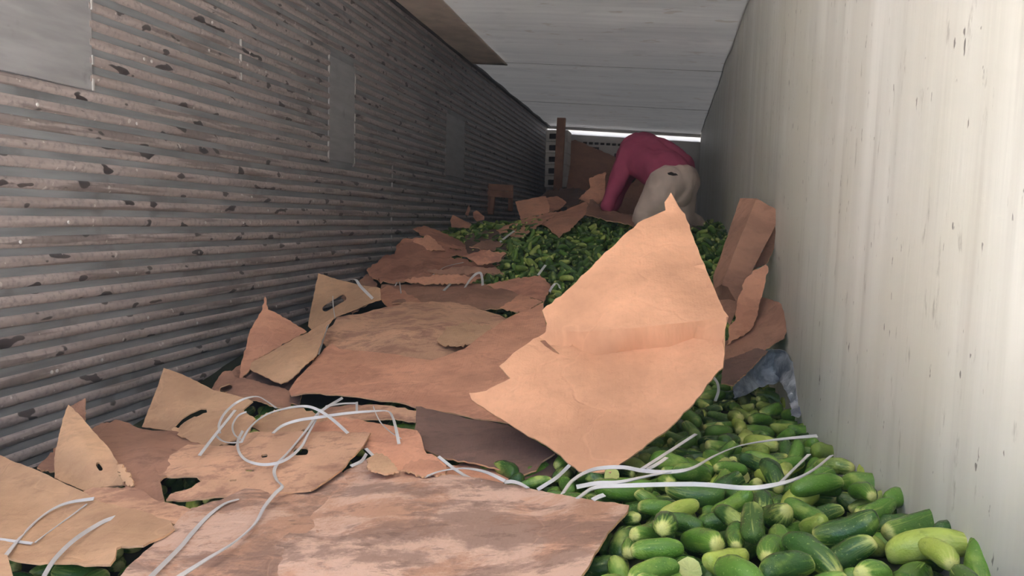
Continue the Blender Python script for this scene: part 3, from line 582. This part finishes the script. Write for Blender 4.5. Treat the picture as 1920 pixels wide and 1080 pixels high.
strap('white strap looping round below the tangle',[(600,768,2.08),(591,790,1.98),(577,815,1.88),(566,836,1.80),(545,856,1.73),(520,868,1.69),(490,871,1.68),(462,863,1.70),(448,847,1.75),(446,827,1.82),(455,808,1.88)],w=.007)
strap('white strap arching from the tangle left to the lid corner',[(452,830,1.80),(470,800,1.9),(500,777,1.97),(540,765,2.0),(575,762,2.0),(603,772,1.97),(630,792,1.92),(652,812,1.86)])
strap('white strap bent at a corner above the orange brown sheet',[(512,812,1.88),(530,798,1.93),(560,788,1.95),(600,782,1.97),(650,775,1.99),(700,771,2.0),(727,771,1.99),(736,782,1.96),(742,802,1.9),(748,832,1.82)],w=.008)
strap('straight white strap stick left of the tangle',[(374,854,1.75),(400,820,1.85),(422,793,1.93),(441,769,2.0)],twist=.1,w=.008)
strap('white strap hoop above the crumpled ridge',[(412,812,1.9),(411,795,1.96),(422,774,2.02),(442,756,2.08),(464,746,2.1),(485,744,2.1),(503,754,2.06),(518,765,2.02)],w=.007)
strap('short white strap lying at the left rim of the stained lid',[(404,816,1.88),(416,826,1.85),(432,830,1.84),(452,829,1.84)])
strap('thin white strap ring inside the tangle',[(452,824,1.84),(440,815,1.88),(436,798,1.94),(446,780,2.0),(462,772,2.02)],w=.005)
strap('short white strap under the reddish strip edge',[(610,762,2.2),(640,757,2.2),(668,756,2.18)],w=.008,twist=.1)
strap('tiny upright strap piece below the reddish strip',[(669,754,2.17),(669,764,2.1),(669,774,2.04)],w=.007,twist=.1)
strap('thin curled strap fibre dangling near the speckled edge',[(700,762,2.2),(706,778,2.1),(716,795,2.02),(735,812,1.95),(752,822,1.9)],w=.003)
strap('white strap running over the pinkish sheet left of the longest one',[(447,936,1.5),(422,944,1.47),(391,967,1.40),(359,1001,1.29),(338,1026,1.22),(281,1083,1.07)])
strap('broad white strap bowed over the lower left sheet',[(80,1085,1.04),(103,1048,1.14),(141,1011,1.23),(188,981,1.32),(215,970,1.36),(241,961,1.4)])
strap('short white strap at the left picture edge',[(-20,1009,1.25),(20,1014,1.24),(60,1019,1.23)],w=.006,twist=.2)
strap('white strap curving along the top of the lower left sheet',[(8,1045,1.14),(38,1008,1.26),(69,976,1.36),(100,954,1.42),(131,942,1.44),(176,935,1.44)])
strap('thin string like strap between the two lower left curves',[(66,1017,1.23),(95,995,1.31),(125,973,1.37),(163,945,1.43)],w=.003)
strap('white strap bent over the top of the hand hole panel',[(650,526,3.72),(666,524,3.68),(676,537,3.6),(699,560,3.5)],w=.014)
strap('white strap hanging over the left end of the centre sheet',[(621,598,3.2),(611,618,3.05),(602,645,2.9),(596,664,2.8)],w=.013)
strap('thin strap thread in front of the hand hole',[(624,555,3.6),(625,575,3.52),(628,596,3.4)],w=.004)
strap('white strap hairpin standing behind the centre sheet',[(872,539,4.1),(881,525,4.2),(892,514,4.26),(901,512,4.26),(904,522,4.2),(905,535,4.12)],w=.014)
strap('white strap leaning at the left rim of the cucumber heap',[(931,459,5.3),(947,446,5.5),(964,433,5.7)],w=.016,twist=.1)
strap('short white strap stuck in the middle cucumber heap',[(1009,516,4.45),(1016,506,4.5),(1023,497,4.55)],w=.014,twist=.1)
strap('short white strap on the long brown band',[(832,545,4.1),(840,537,4.2),(848,529,4.3)],w=.014,twist=.1)
strap('white strap hairpin next to the upper edge of the large sheet',[(1030,547,3.9),(1036,537,3.95),(1042,532,3.98),(1047,534,3.95),(1050,541,3.9)],w=.012)
strap('white strap lying along the fan shaped sheet',[(812,515,4.55),(836,500,4.7),(869,492,4.8)],w=.013)
strap('thin white hairpin strap at the left end of the brown band',[(741,536,4.2),(745,529,4.25),(749,529,4.25),(752,550,4.0)],w=.007)

# ------------------------------------------------------------------ plastic bag
def mat_bag():
    k=N('grey_blue_plastic',.32,.5); v,_=k.coord('Object',(1,1,1))
    c=k.mix(k.ramp(k.noise(v,14,5,.6),.35,.65),srgb(120,128,140),srgb(188,194,200))
    k.bump(k.noise(v,22,5,.6,.8),.6,.02); return k.color(c)
M_BAG=mat_bag()
sheet('crumpled grey blue plastic bag bulging round cucumbers against the right wall',[(1447,651,2.82),(1462,655,2.80),(1476,663,2.78),(1490,680,2.72),(1498,695,2.68),(1506,720,2.62),(1510,745,2.58),(1509,768,2.54),(1498,786,2.48),(1487,784,2.52),(1482,755,2.62),(1474,726,2.72),(1460,715,2.80),(1440,718,2.82),(1417,730,2.78),(1395,742,2.72),(1372,748,2.66),(1378,712,2.70),(1390,696,2.76),(1418,668,2.82)],M_BAG,inner=[(1455,668,2.86),(1482,695,2.74),(1430,690,2.88),(1452,690,2.88)],torn=.8,crumple=.014,thick=.0015,step=6,freq=12,name='plastic_bag',cat='bag',edge=M_BAG)

# ------------------------------------------------------------------ cucumbers
def cuke_mat(name,attr):
    k=N(name,.27,.5)
    if attr: rnd=k.n('ShaderNodeAttribute',attribute_name='rnd').outputs['Fac']
    else: rnd=k.n('ShaderNodeObjectInfo').outputs['Random']
    uv=k.n('ShaderNodeUVMap'); sep=k.n('ShaderNodeSeparateXYZ'); k.l(uv.outputs[0],sep.inputs[0]); u=sep.outputs[0]
    off=k.n('ShaderNodeCombineXYZ'); k.l(k.math('MULTIPLY',rnd,53.),off.inputs[2])
    add=k.n('ShaderNodeVectorMath',operation='ADD'); k.l(uv.outputs[0],add.inputs[0]); k.l(off.outputs[0],add.inputs[1])
    mp=k.n('ShaderNodeMapping'); mp.inputs['Scale'].default_value=(1.6,14,1); k.l(add.outputs[0],mp.inputs['Vector'])
    r2=k.math('FRACT',k.math('MULTIPLY',rnd,7.31))
    g=k.mix(k.ramp(rnd,0,.8),srgb(44,84,34),srgb(90,134,48)); g=k.mix(k.ramp(r2,.72,.97),g,srgb(170,188,84))
    pale=k.mix(r2,srgb(142,172,70),srgb(206,212,122))
    st=k.noise(mp.outputs[0],1.6,3); endp=k.ramp(k.math('ADD',u,k.math('MULTIPLY',k.math('SUBTRACT',st,.5),1.1)),.62,1.05)
    c=k.mix(k.math('MULTIPLY',endp,.75),g,pale)
    c=k.mix(k.math('MULTIPLY',k.ramp(k.math('ADD',u,k.math('MULTIPLY',st,.12)),.86,.97),.85),c,srgb(212,212,130))
    c=k.mix(k.math('MULTIPLY',k.ramp(k.noise(add.outputs[0],2.2,3),.52,.7),.55),c,pale)
    c=k.mix(k.math('MULTIPLY',k.ramp(k.noise(add.outputs[0],9,4),.5,.8),.4),c,srgb(42,78,30))
    c=k.mix(k.math('MULTIPLY',k.ramp(k.noise(add.outputs[0],34,2),.62,.72),.45),c,srgb(170,190,110))
    k.bump(k.noise(add.outputs[0],26,3),.35,.004)
    return k.color(c)
M_CU=cuke_mat('cucumber_skin',False); M_CUS=cuke_mat('cucumber_skin_heap',True)
M_CUT=plain('cucumber_flesh',srgb(214,220,160),.4,.4,.15,60)
def cuke_vf(nu,nv,bend,taper,bumpy,cut=False,seed=0):
    # unit cucumber: axis x in [-.5,.5], radius .5 (scaled later)
    v,uv,f=[],[],[]; 
    for i in range(nu+1):
        t=i/nu; a=math.pi*t
        if cut and t>.72: x=.5*.75; 
        x=-.5*math.cos(a)*1.0
        r=.5*min(1.,(math.sin(a)+1e-3)**.62*1.04)*(1-taper*(t-.4))
        if cut: x=min(x,.3); 
        if cut and i==nu: r=1e-3
        elif cut and x>=.3: r=.5*(1-taper*.4)*.97
        for j in range(nv):
            b=2*math.pi*j/nv; rr=r*(1+bumpy*noise.noise((x*3+seed,math.cos(b)*1.5,math.sin(b)*1.5+seed)))
            v.append((x,rr*math.cos(b)+bend*(1-4*x*x),rr*math.sin(b))); uv.append((t,j/nv))
    for i in range(nu):
        for j in range(nv): a=i*nv+j; b=i*nv+(j+1)%nv; f.append((a,a+nv,b+nv,b))
    f.append(tuple(range(nv))); f.append(tuple(range(nu*nv+nv-1,nu*nv-1,-1)))
    return np.array(v),np.array(uv),f
rngc=np.random.default_rng(11)
GS=.008; GX=np.arange(XL,XR,GS); GY=np.arange(.5,7.3,GS)
HB=pile(*np.meshgrid(GX,GY,indexing='ij')); H=HB-.07
CUKES=[]
def deposit(n,x0,x1,y0,y1,lmin=.075,lmax=.118,maxtop=.0,jit=.08):
    for _ in range(n):
        best=None
        for k in range(5):
            x=rngc.uniform(x0,x1); y=rngc.uniform(y0,y1); i=min(len(GX)-1,int((x-XL)/GS)); j=min(len(GY)-1,int((y-.5)/GS)); e=H[i,j]-HB[i,j]
            if best is None or e<best[0]: best=(e,x,y)
        e,x,y=best
        if e>maxtop-.02: continue
        L=rngc.uniform(lmin,lmax); R=L*rngc.uniform(.185,.225); yaw=rngc.uniform(0,2*math.pi); c,s=math.cos(yaw),math.sin(yaw)
        ex=abs(c)*(L/2)+abs(s)*R; x=min(max(x,XL+ex+.02),XR-ex-.008)
        S=np.linspace(-L/2+R*.5,L/2-R*.5,9); T=np.linspace(-R*.9,R*.9,7)
        px=x+S[:,None]*c-T[None]*s; py=y+S[:,None]*s+T[None]*c
        I=np.clip(((px-XL)/GS).astype(int),0,len(GX)-1); J=np.clip(((py-.5)/GS).astype(int),0,len(GY)-1)
        hh=H[I,J]; cap=np.sqrt(R*R-T*T); zs=(hh+cap[None]).max(1)
        a=zs[:4].max(); b=zs[5:].max(); mid=zs[3:6].max()
        sl=(b-a)/(L*.55); sl=max(-.7,min(.7,sl)); line=sl*S; z0=np.max(zs-line)-.3*R
        hb=HB[I[:,3],J[:,3]]
        if np.max(z0+line+R-hb)>maxtop: continue
        CUKES.append((x,y,z0,yaw,math.atan(sl)+rngc.uniform(-jit,jit),L,R,rngc.uniform(0,6.28)))
        np.maximum.at(H,(I,J),(z0+line)[:,None]+cap[None])
deposit(1700,-.45,XR,.52,3.1); deposit(1900,-.45,XR,.52,3.1,maxtop=.03,jit=.2)
deposit(900,-.25,XR,.52,2.9,maxtop=.045,lmin=.085,lmax=.125,jit=.35)
deposit(3000,-1.3,XR,4.0,7.0,lmin=.06,lmax=.1); deposit(3200,-1.3,XR,4.0,7.0,lmin=.06,lmax=.1,maxtop=.02,jit=.3); deposit(2200,-1.2,XR,4.1,6.8,lmin=.06,lmax=.1,maxtop=.06,jit=.7)
deposit(700,-1.95,-1.1,5.2,7.2); deposit(500,-1.95,-1.1,5.2,7.2,maxtop=.03,jit=.3)
deposit(1100,-1.6,-.4,.52,2.6)
deposit(2200,-1.1,XR,2.7,4.3); deposit(900,-1.0,XR,3.0,4.3,maxtop=.02,jit=.3)
LB=[BVHTree.FromPolygons([tuple(p) for p in v],f) for v,f in LYING]
def pokes(c):
    x,y,z,yaw,pit,L,R,_=c
    for t in (-.45,-.2,.2,.45):
        p=Vector((x+t*L*math.cos(yaw)*math.cos(pit),y+t*L*math.sin(yaw)*math.cos(pit),z+t*L*math.sin(pit)+R*1.05))
        for b in LB:
            if b.ray_cast(p,Vector((0,0,-1)),.35)[0] is not None: return True
    return False
CUKES=[c for c in CUKES if not pokes(c)]
def cuke_mw(c):
    x,y,z,yaw,pit,L,R,rol=c
    return Matrix.Translation((x,y,z))@Matrix.Rotation(yaw,4,'Z')@Matrix.Rotation(-pit,4,'Y')@Matrix.Rotation(rol,4,'X')@Matrix.Diagonal((L,2*R,2*R,1))
MW=np.array([np.array(cuke_mw(c)) for c in CUKES])
LOW=[cuke_vf(7,7,random.uniform(-.25,.25),random.uniform(-.1,.25),.12,False,i) for i in range(5)]
VAR=[i%5 for i in range(len(CUKES))]
def world_v(i):
    v=LOW[VAR[i]][0]; m=MW[i]; return v@m[:3,:3].T+m[:3,3]
# which ones show, and how large (rays through the picture)
av,af,own=[],[],[]; base=0
for i in range(len(CUKES)):
    v=world_v(i); fs=LOW[VAR[i]][2]; av.append(v); af+=[tuple(k+base for k in f) for f in fs]; own+=[i]*len(fs); base+=len(v)
for v,fs in CARD_BVH:
    av.append(v); af+=[tuple(k+base for k in f) for f in fs]; own+=[-1]*len(fs); base+=len(v)
bv=BVHTree.FromPolygons([tuple(p) for p in np.concatenate(av).tolist()],af)
seen=np.zeros(len(CUKES),int); eye=Vector((0,0,EYE))
for py in range(384,1080,5):
    for px in range(0,1920,5):
        h=bv.ray_cast(eye,Vector(ray(px,py)))
        if h[2] is not None and own[h[2]]>=0: seen[own[h[2]]]+=1
order=np.argsort(-seen); single=[int(i) for i in order[:300] if seen[i]>0]; sset=set(single)
HI=[]
for q in range(8):
    cut=q>=7
    v,uv,f=cuke_vf(16,14,random.uniform(-.28,.28),random.uniform(-.12,.28),.14,cut,q*3.7)
    me=bpy.data.meshes.new('cucumber'); me.from_pydata(v.tolist(),[],f); me.update(); me.materials.append(M_CU); me.materials.append(M_CUT)
    me.polygons.foreach_set('use_smooth',[True]*len(me.polygons))
    ul=me.uv_layers.new(name='UVMap'); li=np.zeros(len(me.loops),int); me.loops.foreach_get('vertex_index',li); ul.data.foreach_set('uv',uv[li].astype(np.float32).ravel())
    if cut:
        for p in me.polygons:
            if p.center.x>.297 and p.normal.x>.8: p.material_index=1
        me.set_sharp_from_angle(angle=math.radians(40))
    HI.append(me)
LAB={'near':('small green cucumber in the loose pile beside the pale right wall','cucumbers piled beside the right wall'),
     'cut':('broken cucumber with a pale cut end in the pile beside the right wall','broken cucumbers in the right pile'),
     'heap':('small green cucumber in the heap in front of the kneeling person','cucumbers heaped before the kneeling person'),
     'gap':('green cucumber showing in a gap between the left cardboard sheets','cucumbers in gaps between the cardboard')}
nn=0
for i in single:
    x,y=CUKES[i][0],CUKES[i][1]; nn+=1
    if y>3.4: key='heap'
    elif x<-.45: key='gap'
    else: key='near'
    q=nn%7
    if key=='near' and nn%11==0: q,key=7,'cut'
    o=bpy.data.objects.new('cucumber',HI[q]); COL.objects.link(o); o.matrix_world=cuke_mw(CUKES[i]); tag(o,LAB[key][0],'cucumber',LAB[key][1])
# the rest, with the base they rest on, coloured dark for shade in the gaps
sv,sf,suv,sr=[],[],[],[]; base=0
for i in range(len(CUKES)):
    if i in sset: continue
    v=world_v(i); sv.append(v); sf+=[tuple(k+base for k in f) for f in LOW[VAR[i]][2]]; suv.append(LOW[VAR[i]][1]); sr.append(np.full(len(v),(i*.61803)%1)); base+=len(v)
gx=np.linspace(XL+.002,XR-.002,40); gy=np.linspace(.5,YB-.05,150); gz=pile(*np.meshgrid(gx,np.clip(gy,.8,10),indexing='ij'))-.065
cv=np.array([(gx[i],gy[j],gz[i,j]) for i in range(40) for j in range(150)])
sv.append(cv); suv.append(np.tile([[.2,.3]],(len(cv),1))); sr.append(np.full(len(cv),.05))
sf+=[tuple(k+base for k in (i*150+j,(i+1)*150+j,(i+1)*150+j+1,i*150+j+1)) for i in range(39) for j in range(149)]
A=np.concatenate(sv); o=mesh_obj('cucumber_heap',A,sf,[M_CUS,plain('base_gap_shade',srgb(40,46,28),.8,.2)])
mi=np.zeros(len(sf),int); mi[-39*149:]=1; o.data.polygons.foreach_set('material_index',mi)
at_=o.data.attributes.new('rnd','FLOAT','POINT'); at_.data.foreach_set('value',np.concatenate(sr).astype(np.float32))
ul=o.data.uv_layers.new(name='UVMap'); li=np.zeros(len(o.data.loops),int); o.data.loops.foreach_get('vertex_index',li); ul.data.foreach_set('uv',np.concatenate(suv)[li].astype(np.float32).ravel())
tag(o,'long heap of small green cucumbers stretching back under the cardboard','cucumber heap',kind='stuff')

# ------------------------------------------------------------------ the kneeling person
def capsule(p0,r0,p1,r1,n=14):
    p0,p1=Vector(p0),Vector(p1); d=p1-p0; L=d.length; d.normalize(); a=d.orthogonal().normalized(); b=d.cross(a); rings=[]
    for k in range(1,6): t=math.pi/2*k/5; rings.append((p0-d*r0*math.cos(t),r0*math.sin(t)))
    for k in range(0,5): t=math.pi/2*k/5; rings.append((p1+d*r1*math.sin(t),r1*math.cos(t)))
    v=[tuple(p0-d*r0)]; f=[]
    for c,r in rings:
        for j in range(n): w=2*math.pi*j/n; v.append(tuple(c+a*r*math.cos(w)+b*r*math.sin(w)))
    v.append(tuple(p1+d*r1)); e=len(v)-1
    for j in range(n): f.append((0,1+(j+1)%n,1+j)); f.append((e,e-n+j,e-n+(j+1)%n))
    for i in range(len(rings)-1):
        for j in range(n): q=1+i*n; f.append((q+j,q+(j+1)%n,q+n+(j+1)%n,q+n+j))
    return v,f
def body(name,caps,mat,parent,vox=.011,sm=6,fold=0.,fs=(9,9,9)):
    v,f=[],[]
    for c in caps:
        a,b=capsule(*c); k=len(v); v+=a; f+=[tuple(i+k for i in q) for q in b]
    o=mesh_obj(name+'_raw',v,f,mat); r=o.modifiers.new('r','REMESH'); r.mode='VOXEL'; r.voxel_size=vox
    s=o.modifiers.new('s','SMOOTH'); s.iterations=sm; s.factor=.6
    dg=bpy.context.evaluated_depsgraph_get(); dg.update(); me=bpy.data.meshes.new_from_object(o.evaluated_get(dg))
    bpy.data.objects.remove(o); me.name=name
    if fold:
        for q in me.vertices:
            p=q.co; n=noise.noise((p.x*fs[0],p.y*fs[1],p.z*fs[2])); n2=1-2*abs(noise.noise((p.x*fs[0]*1.3+5,p.y*fs[1]*1.3,p.z*fs[2]*.7)))
            q.co=p+q.normal*fold*(n+.7*n2)
    me.materials.clear(); me.materials.append(mat); me.polygons.foreach_set('use_smooth',[True]*len(me.polygons))
    o=bpy.data.objects.new(name,me); COL.objects.link(o); o.parent=parent
    return o
A_=lambda x,y,d: tuple(at(x,y,d))
M_SKIN=plain('brown_skin',srgb(120,82,64),.55,.3); M_HAIR=plain('black_hair',srgb(28,24,24),.6,.3)
def cloth(name,c,s=40):
    k=N(name,.85,.15); v,_=k.coord('Object'); f=k.noise(v,s,3); f2=k.noise(v,4,4)
    col=k.mix(k.ramp(f2,.3,.7),tuple(x*.82 for x in c[:3])+(1,),tuple(min(1,x*1.12) for x in c[:3])+(1,)); k.bump(f,.15,.004); return k.color(col)
M_SHIRT=cloth('maroon_knit',srgb(168,78,106)); M_TROU=cloth('pale_khaki_cotton',srgb(214,194,182)); M_SHOE=cloth('dusty_shoe',srgb(98,84,82)); M_DK=cloth('dark_pocket_opening',srgb(70,62,60))
person=empty('person',A_(1250,425,6.1))
tag(person,'person in a maroon long sleeved top and beige trousers kneeling and reaching down','person')
bpy.context.view_layer.update()
pm=person.matrix_world.inverted()
def fix(o): o.matrix_parent_inverse=pm; return o
# joints
pel=A_(1268,338,6.02); peR=A_(1250,346,5.96); peL=A_(1276,342,6.14)
wa=A_(1250,318,6.08); waR=A_(1236,326,6.02); waL=A_(1272,316,6.2)
ch=A_(1215,294,6.25); chR=A_(1208,304,6.16); chL=A_(1232,288,6.38)
sh=A_(1193,281,6.36); shR=A_(1183,288,6.24); shL=A_(1208,272,6.5)
elR=A_(1160,334,6.2); wrR=A_(1139,386,6.14); elL=A_(1172,330,6.62); wrL=A_(1150,388,6.6)
knR=A_(1209,408,5.86); anR=A_(1292,432,6.05); knL=A_(1276,408,6.16); anL=A_(1316,426,6.4)
nk=A_(1180,296,6.56); hd=A_(1176,318,6.68)
def hand(w,dx,dd):
    w=Vector(w); caps=[(w,.03,w+Vector((dx*.01,.0,-.075)),.036)]
    for q,(o_,l) in enumerate(((-.03,.075),(-.01,.085),(.01,.08),(.03,.065))):
        k0=w+Vector((o_,.004,-.09)); k1=k0+Vector((o_*.2,.015,-l*.55)); k2=k1+Vector((0,.02,-l*.45)); caps+=[(k0,.010,k1,.009),(k1,.009,k2,.008)]
    t0=w+Vector((.035,.01,-.04)); t1=t0+Vector((.03,.02,-.03)); caps+=[(t0,.012,t1,.010),(t1,.010,t1+Vector((.005,.015,-.03)),.009)]
    return caps
bd=[(pel,.13,wa,.12),(wa,.12,ch,.13),(ch,.13,sh,.12),(shR,.06,elR,.045),(elR,.043,wrR,.03),(shL,.06,elL,.045),(elL,.043,wrL,.03),(sh,.07,nk,.055),(nk,.055,hd,.08),(hd,.095,tuple(Vector(hd)+Vector((-.03,.03,-.07))),.08),
 (peR,.09,knR,.06),(knR,.058,anR,.04),(peL,.09,knL,.06),(knL,.058,anL,.04)]
hdv=Vector(hd); bd+=[(hdv+Vector((-.09,.06,-.05)),.018,hdv+Vector((-.12,.07,-.06)),.014),(hdv+Vector((-.02,-.085,0)),.02,hdv+Vector((-.0,-.09,.03)),.018)]
fix(body('body',bd+hand(wrR,-1,0)+hand(wrL,-1,0),M_SKIN,person,.010,3))
shirt=fix(body('shirt',[(waR,.125,chR,.135),(waL,.125,chL,.135),(wa,.14,ch,.15),(chR,.125,shR,.105),(chL,.125,shL,.105),(ch,.15,sh,.135),(tuple(Vector(pel)*.45+Vector(wa)*.55),.148,wa,.15),(shR,.105,elR,.072),(elR,.07,wrR,.048),(shL,.1,elL,.07),(elL,.068,wrL,.046)],M_SHIRT,person,.012,5,.010,(9,9,12)))
tro=fix(body('trousers',[(peR,.15,peL,.145),(pel,.148,tuple((Vector(pel)*.85+Vector(wa)*.15)),.135),(peR,.14,knR,.095),(knR,.092,tuple(Vector(knR)*.25+Vector(anR)*.75),.068),(peL,.14,knL,.098),(knL,.094,tuple(Vector(knL)*.25+Vector(anL)*.75),.07),(tuple((Vector(peR)+Vector(peL))/2+Vector((0,-.02,-.05))),.15,tuple((Vector(knR)+Vector(knL))/2+Vector((0,.03,.16))),.10)],M_TROU,person,.012,10,.010,(9,9,14)))
for a in (anR,anL):
    a=Vector(a); fix(body('shoe',[(a,.045,a+Vector((.06,.03,-.02)),.05),(a+Vector((.06,.03,-.02)),.05,a+Vector((.02,.0,-.11)),.042)],M_SHOE,person,.010,3))
fix(body('hair',[(hdv+Vector((.02,-.01,.03)),.088,hdv+Vector((.0,.02,-.04)),.086)],M_HAIR,person,.012,2))
bpy.context.view_layer.update()
def patch_on(name,target,pts,mat,off=.004,th=.004):
    b=BVHTree.FromPolygons([tuple(v.co) for v in target.data.vertices],[tuple(p.vertices) for p in target.data.polygons])
    W=[]
    for p in pts:
        h=b.ray_cast(eye,Vector(ray(*p)))
        if h[0] is None: return None
        W.append(h[0]+h[1]*off)
    n=len(W); d=(eye-W[0]).normalized()*th; v=[w+d for w in W]+[w-d*2 for w in W]
    f=[tuple(range(n))[::-1],tuple(range(n,2*n))]+[(i,(i+1)%n,n+(i+1)%n,n+i) for i in range(n)]
    o=mesh_obj(name,v,f,mat,target,False); o.matrix_parent_inverse=target.matrix_world.inverted(); return o
patch_on('pocket_slit',tro,[(1251,325),(1258,323),(1268,326),(1271,329),(1262,330),(1253,328)],M_DK)
for lx in (1262,1288):
    patch_on('belt_loop',tro,[(lx,318),(lx+3,318),(lx+3,326),(lx,326)],M_TROU,.008)

# ------------------------------------------------------------------ things at the far end
M_WOOD=plain('rough_brown_lumber',srgb(150,112,94),.8,.2,.25,9); M_CRATE=plain('white_foam_crate',srgb(200,194,188),.7,.2,.08,5)
M_INK=plain('black_print',srgb(44,40,42),.8,.1); M_CARTON=plain('white_printed_carton',srgb(196,190,186),.7,.2,.06,4)
o=bar('wooden_post',A_(1043,402,10.4),A_(1053,221,10.4),.115,.06,M_WOOD); tag(o,'brown wooden post standing near the trailer end wall','post')
for q in range(5):
    zb=at(1030,352,11.4)[2]+q*.165; x0=at(1024,330,11.4)[0]; 
    e=empty('foam_crate',(x0+.16,11.4,zb))
    lab=['lowest white crate in the stack left of the wooden post','second lowest white crate in the stack left of the wooden post','middle white crate in the stack left of the wooden post','second highest white crate in the stack left of the wooden post','topmost white crate in the stack left of the wooden post'][q]
    tag(e,lab,'crate','white crates stacked left of the post')
    b_=bev_box('crate_body',-.15,.17,-.2,.2,0,.16,M_CRATE,e,.008)
    s=bev_box('vent_slot',-.10,.06,-.206,-.17,.03,.11,M_INK,b_,.012)
car=empty('printed_carton',A_(1125,300,12.2)); tag(car,'white carton with black printed outlines behind the leaning brown sheet','carton')
bev_box('carton_body',-.36,.42,-.02,.2,-1.1,.34,M_CARTON,car,.006)
for (x0,x1,z0,z1) in ((-.27,-.02,.17,.195),(-.27,-.245,.03,.195),(-.045,-.02,-.03,.195),(.08,.10,-.12,.02),(.22,.26,-.1,.1)):
    bev_box('printed_line',x0,x1,-.024,-.018,z0,z1,M_INK,car,.001)
for q in range(7): bev_box('printed_mark',-.27+q*.09,-.21+q*.09,-.024,-.018,.24-q*.004,.275-q*.004,M_INK,car,.001)
cr=empty('broken_pallet',A_(935,372,8.4)); tag(cr,'broken brown wooden pallet end standing by the dark slatted wall','pallet')
def rel(o,e): o.parent=e; o.location=-e.location; return o
for (a,b,w,h) in ((A_(909,350,8.4),A_(962,353,8.5),.03,.07),(A_(912,362,8.38),A_(962,366,8.48),.03,.07)):
    rel(bar('plank',a,b,w,h,M_WOOD),cr)
for (a,b) in ((A_(914,346,8.42),A_(916,402,8.42)),(A_(925,368,8.42),A_(921,402,8.42)),(A_(958,350,8.55),A_(957,396,8.55))):
    rel(bar('leg',a,b,.05,.05,M_WOOD),cr)

# ------------------------------------------------------------------ haze volume added to lift the dark tones inside the trailer
_hz = mesh_obj('added_haze',*box_vf(XL-.03,XR+.03,Y0+.01,YB+.04,-.05,ZL+.05),bpy.data.materials.new('haze_veil'),smooth=False)
_hm = _hz.data.materials[0]; _hm.use_nodes=True; _ht=_hm.node_tree; _ht.nodes.clear()
_ho=_ht.nodes.new('ShaderNodeOutputMaterial'); _hv=_ht.nodes.new('ShaderNodeVolumeScatter'); _hv.inputs['Density'].default_value=.025; _hv.inputs['Anisotropy'].default_value=.2
_hv.inputs['Color'].default_value=(1,.98,.98,1); _ht.links.new(_hv.outputs[0],_ho.inputs['Volume'])
tag(_hz,'faint haze volume added to lift dark tones in the trailer','haze',kind='stuff')
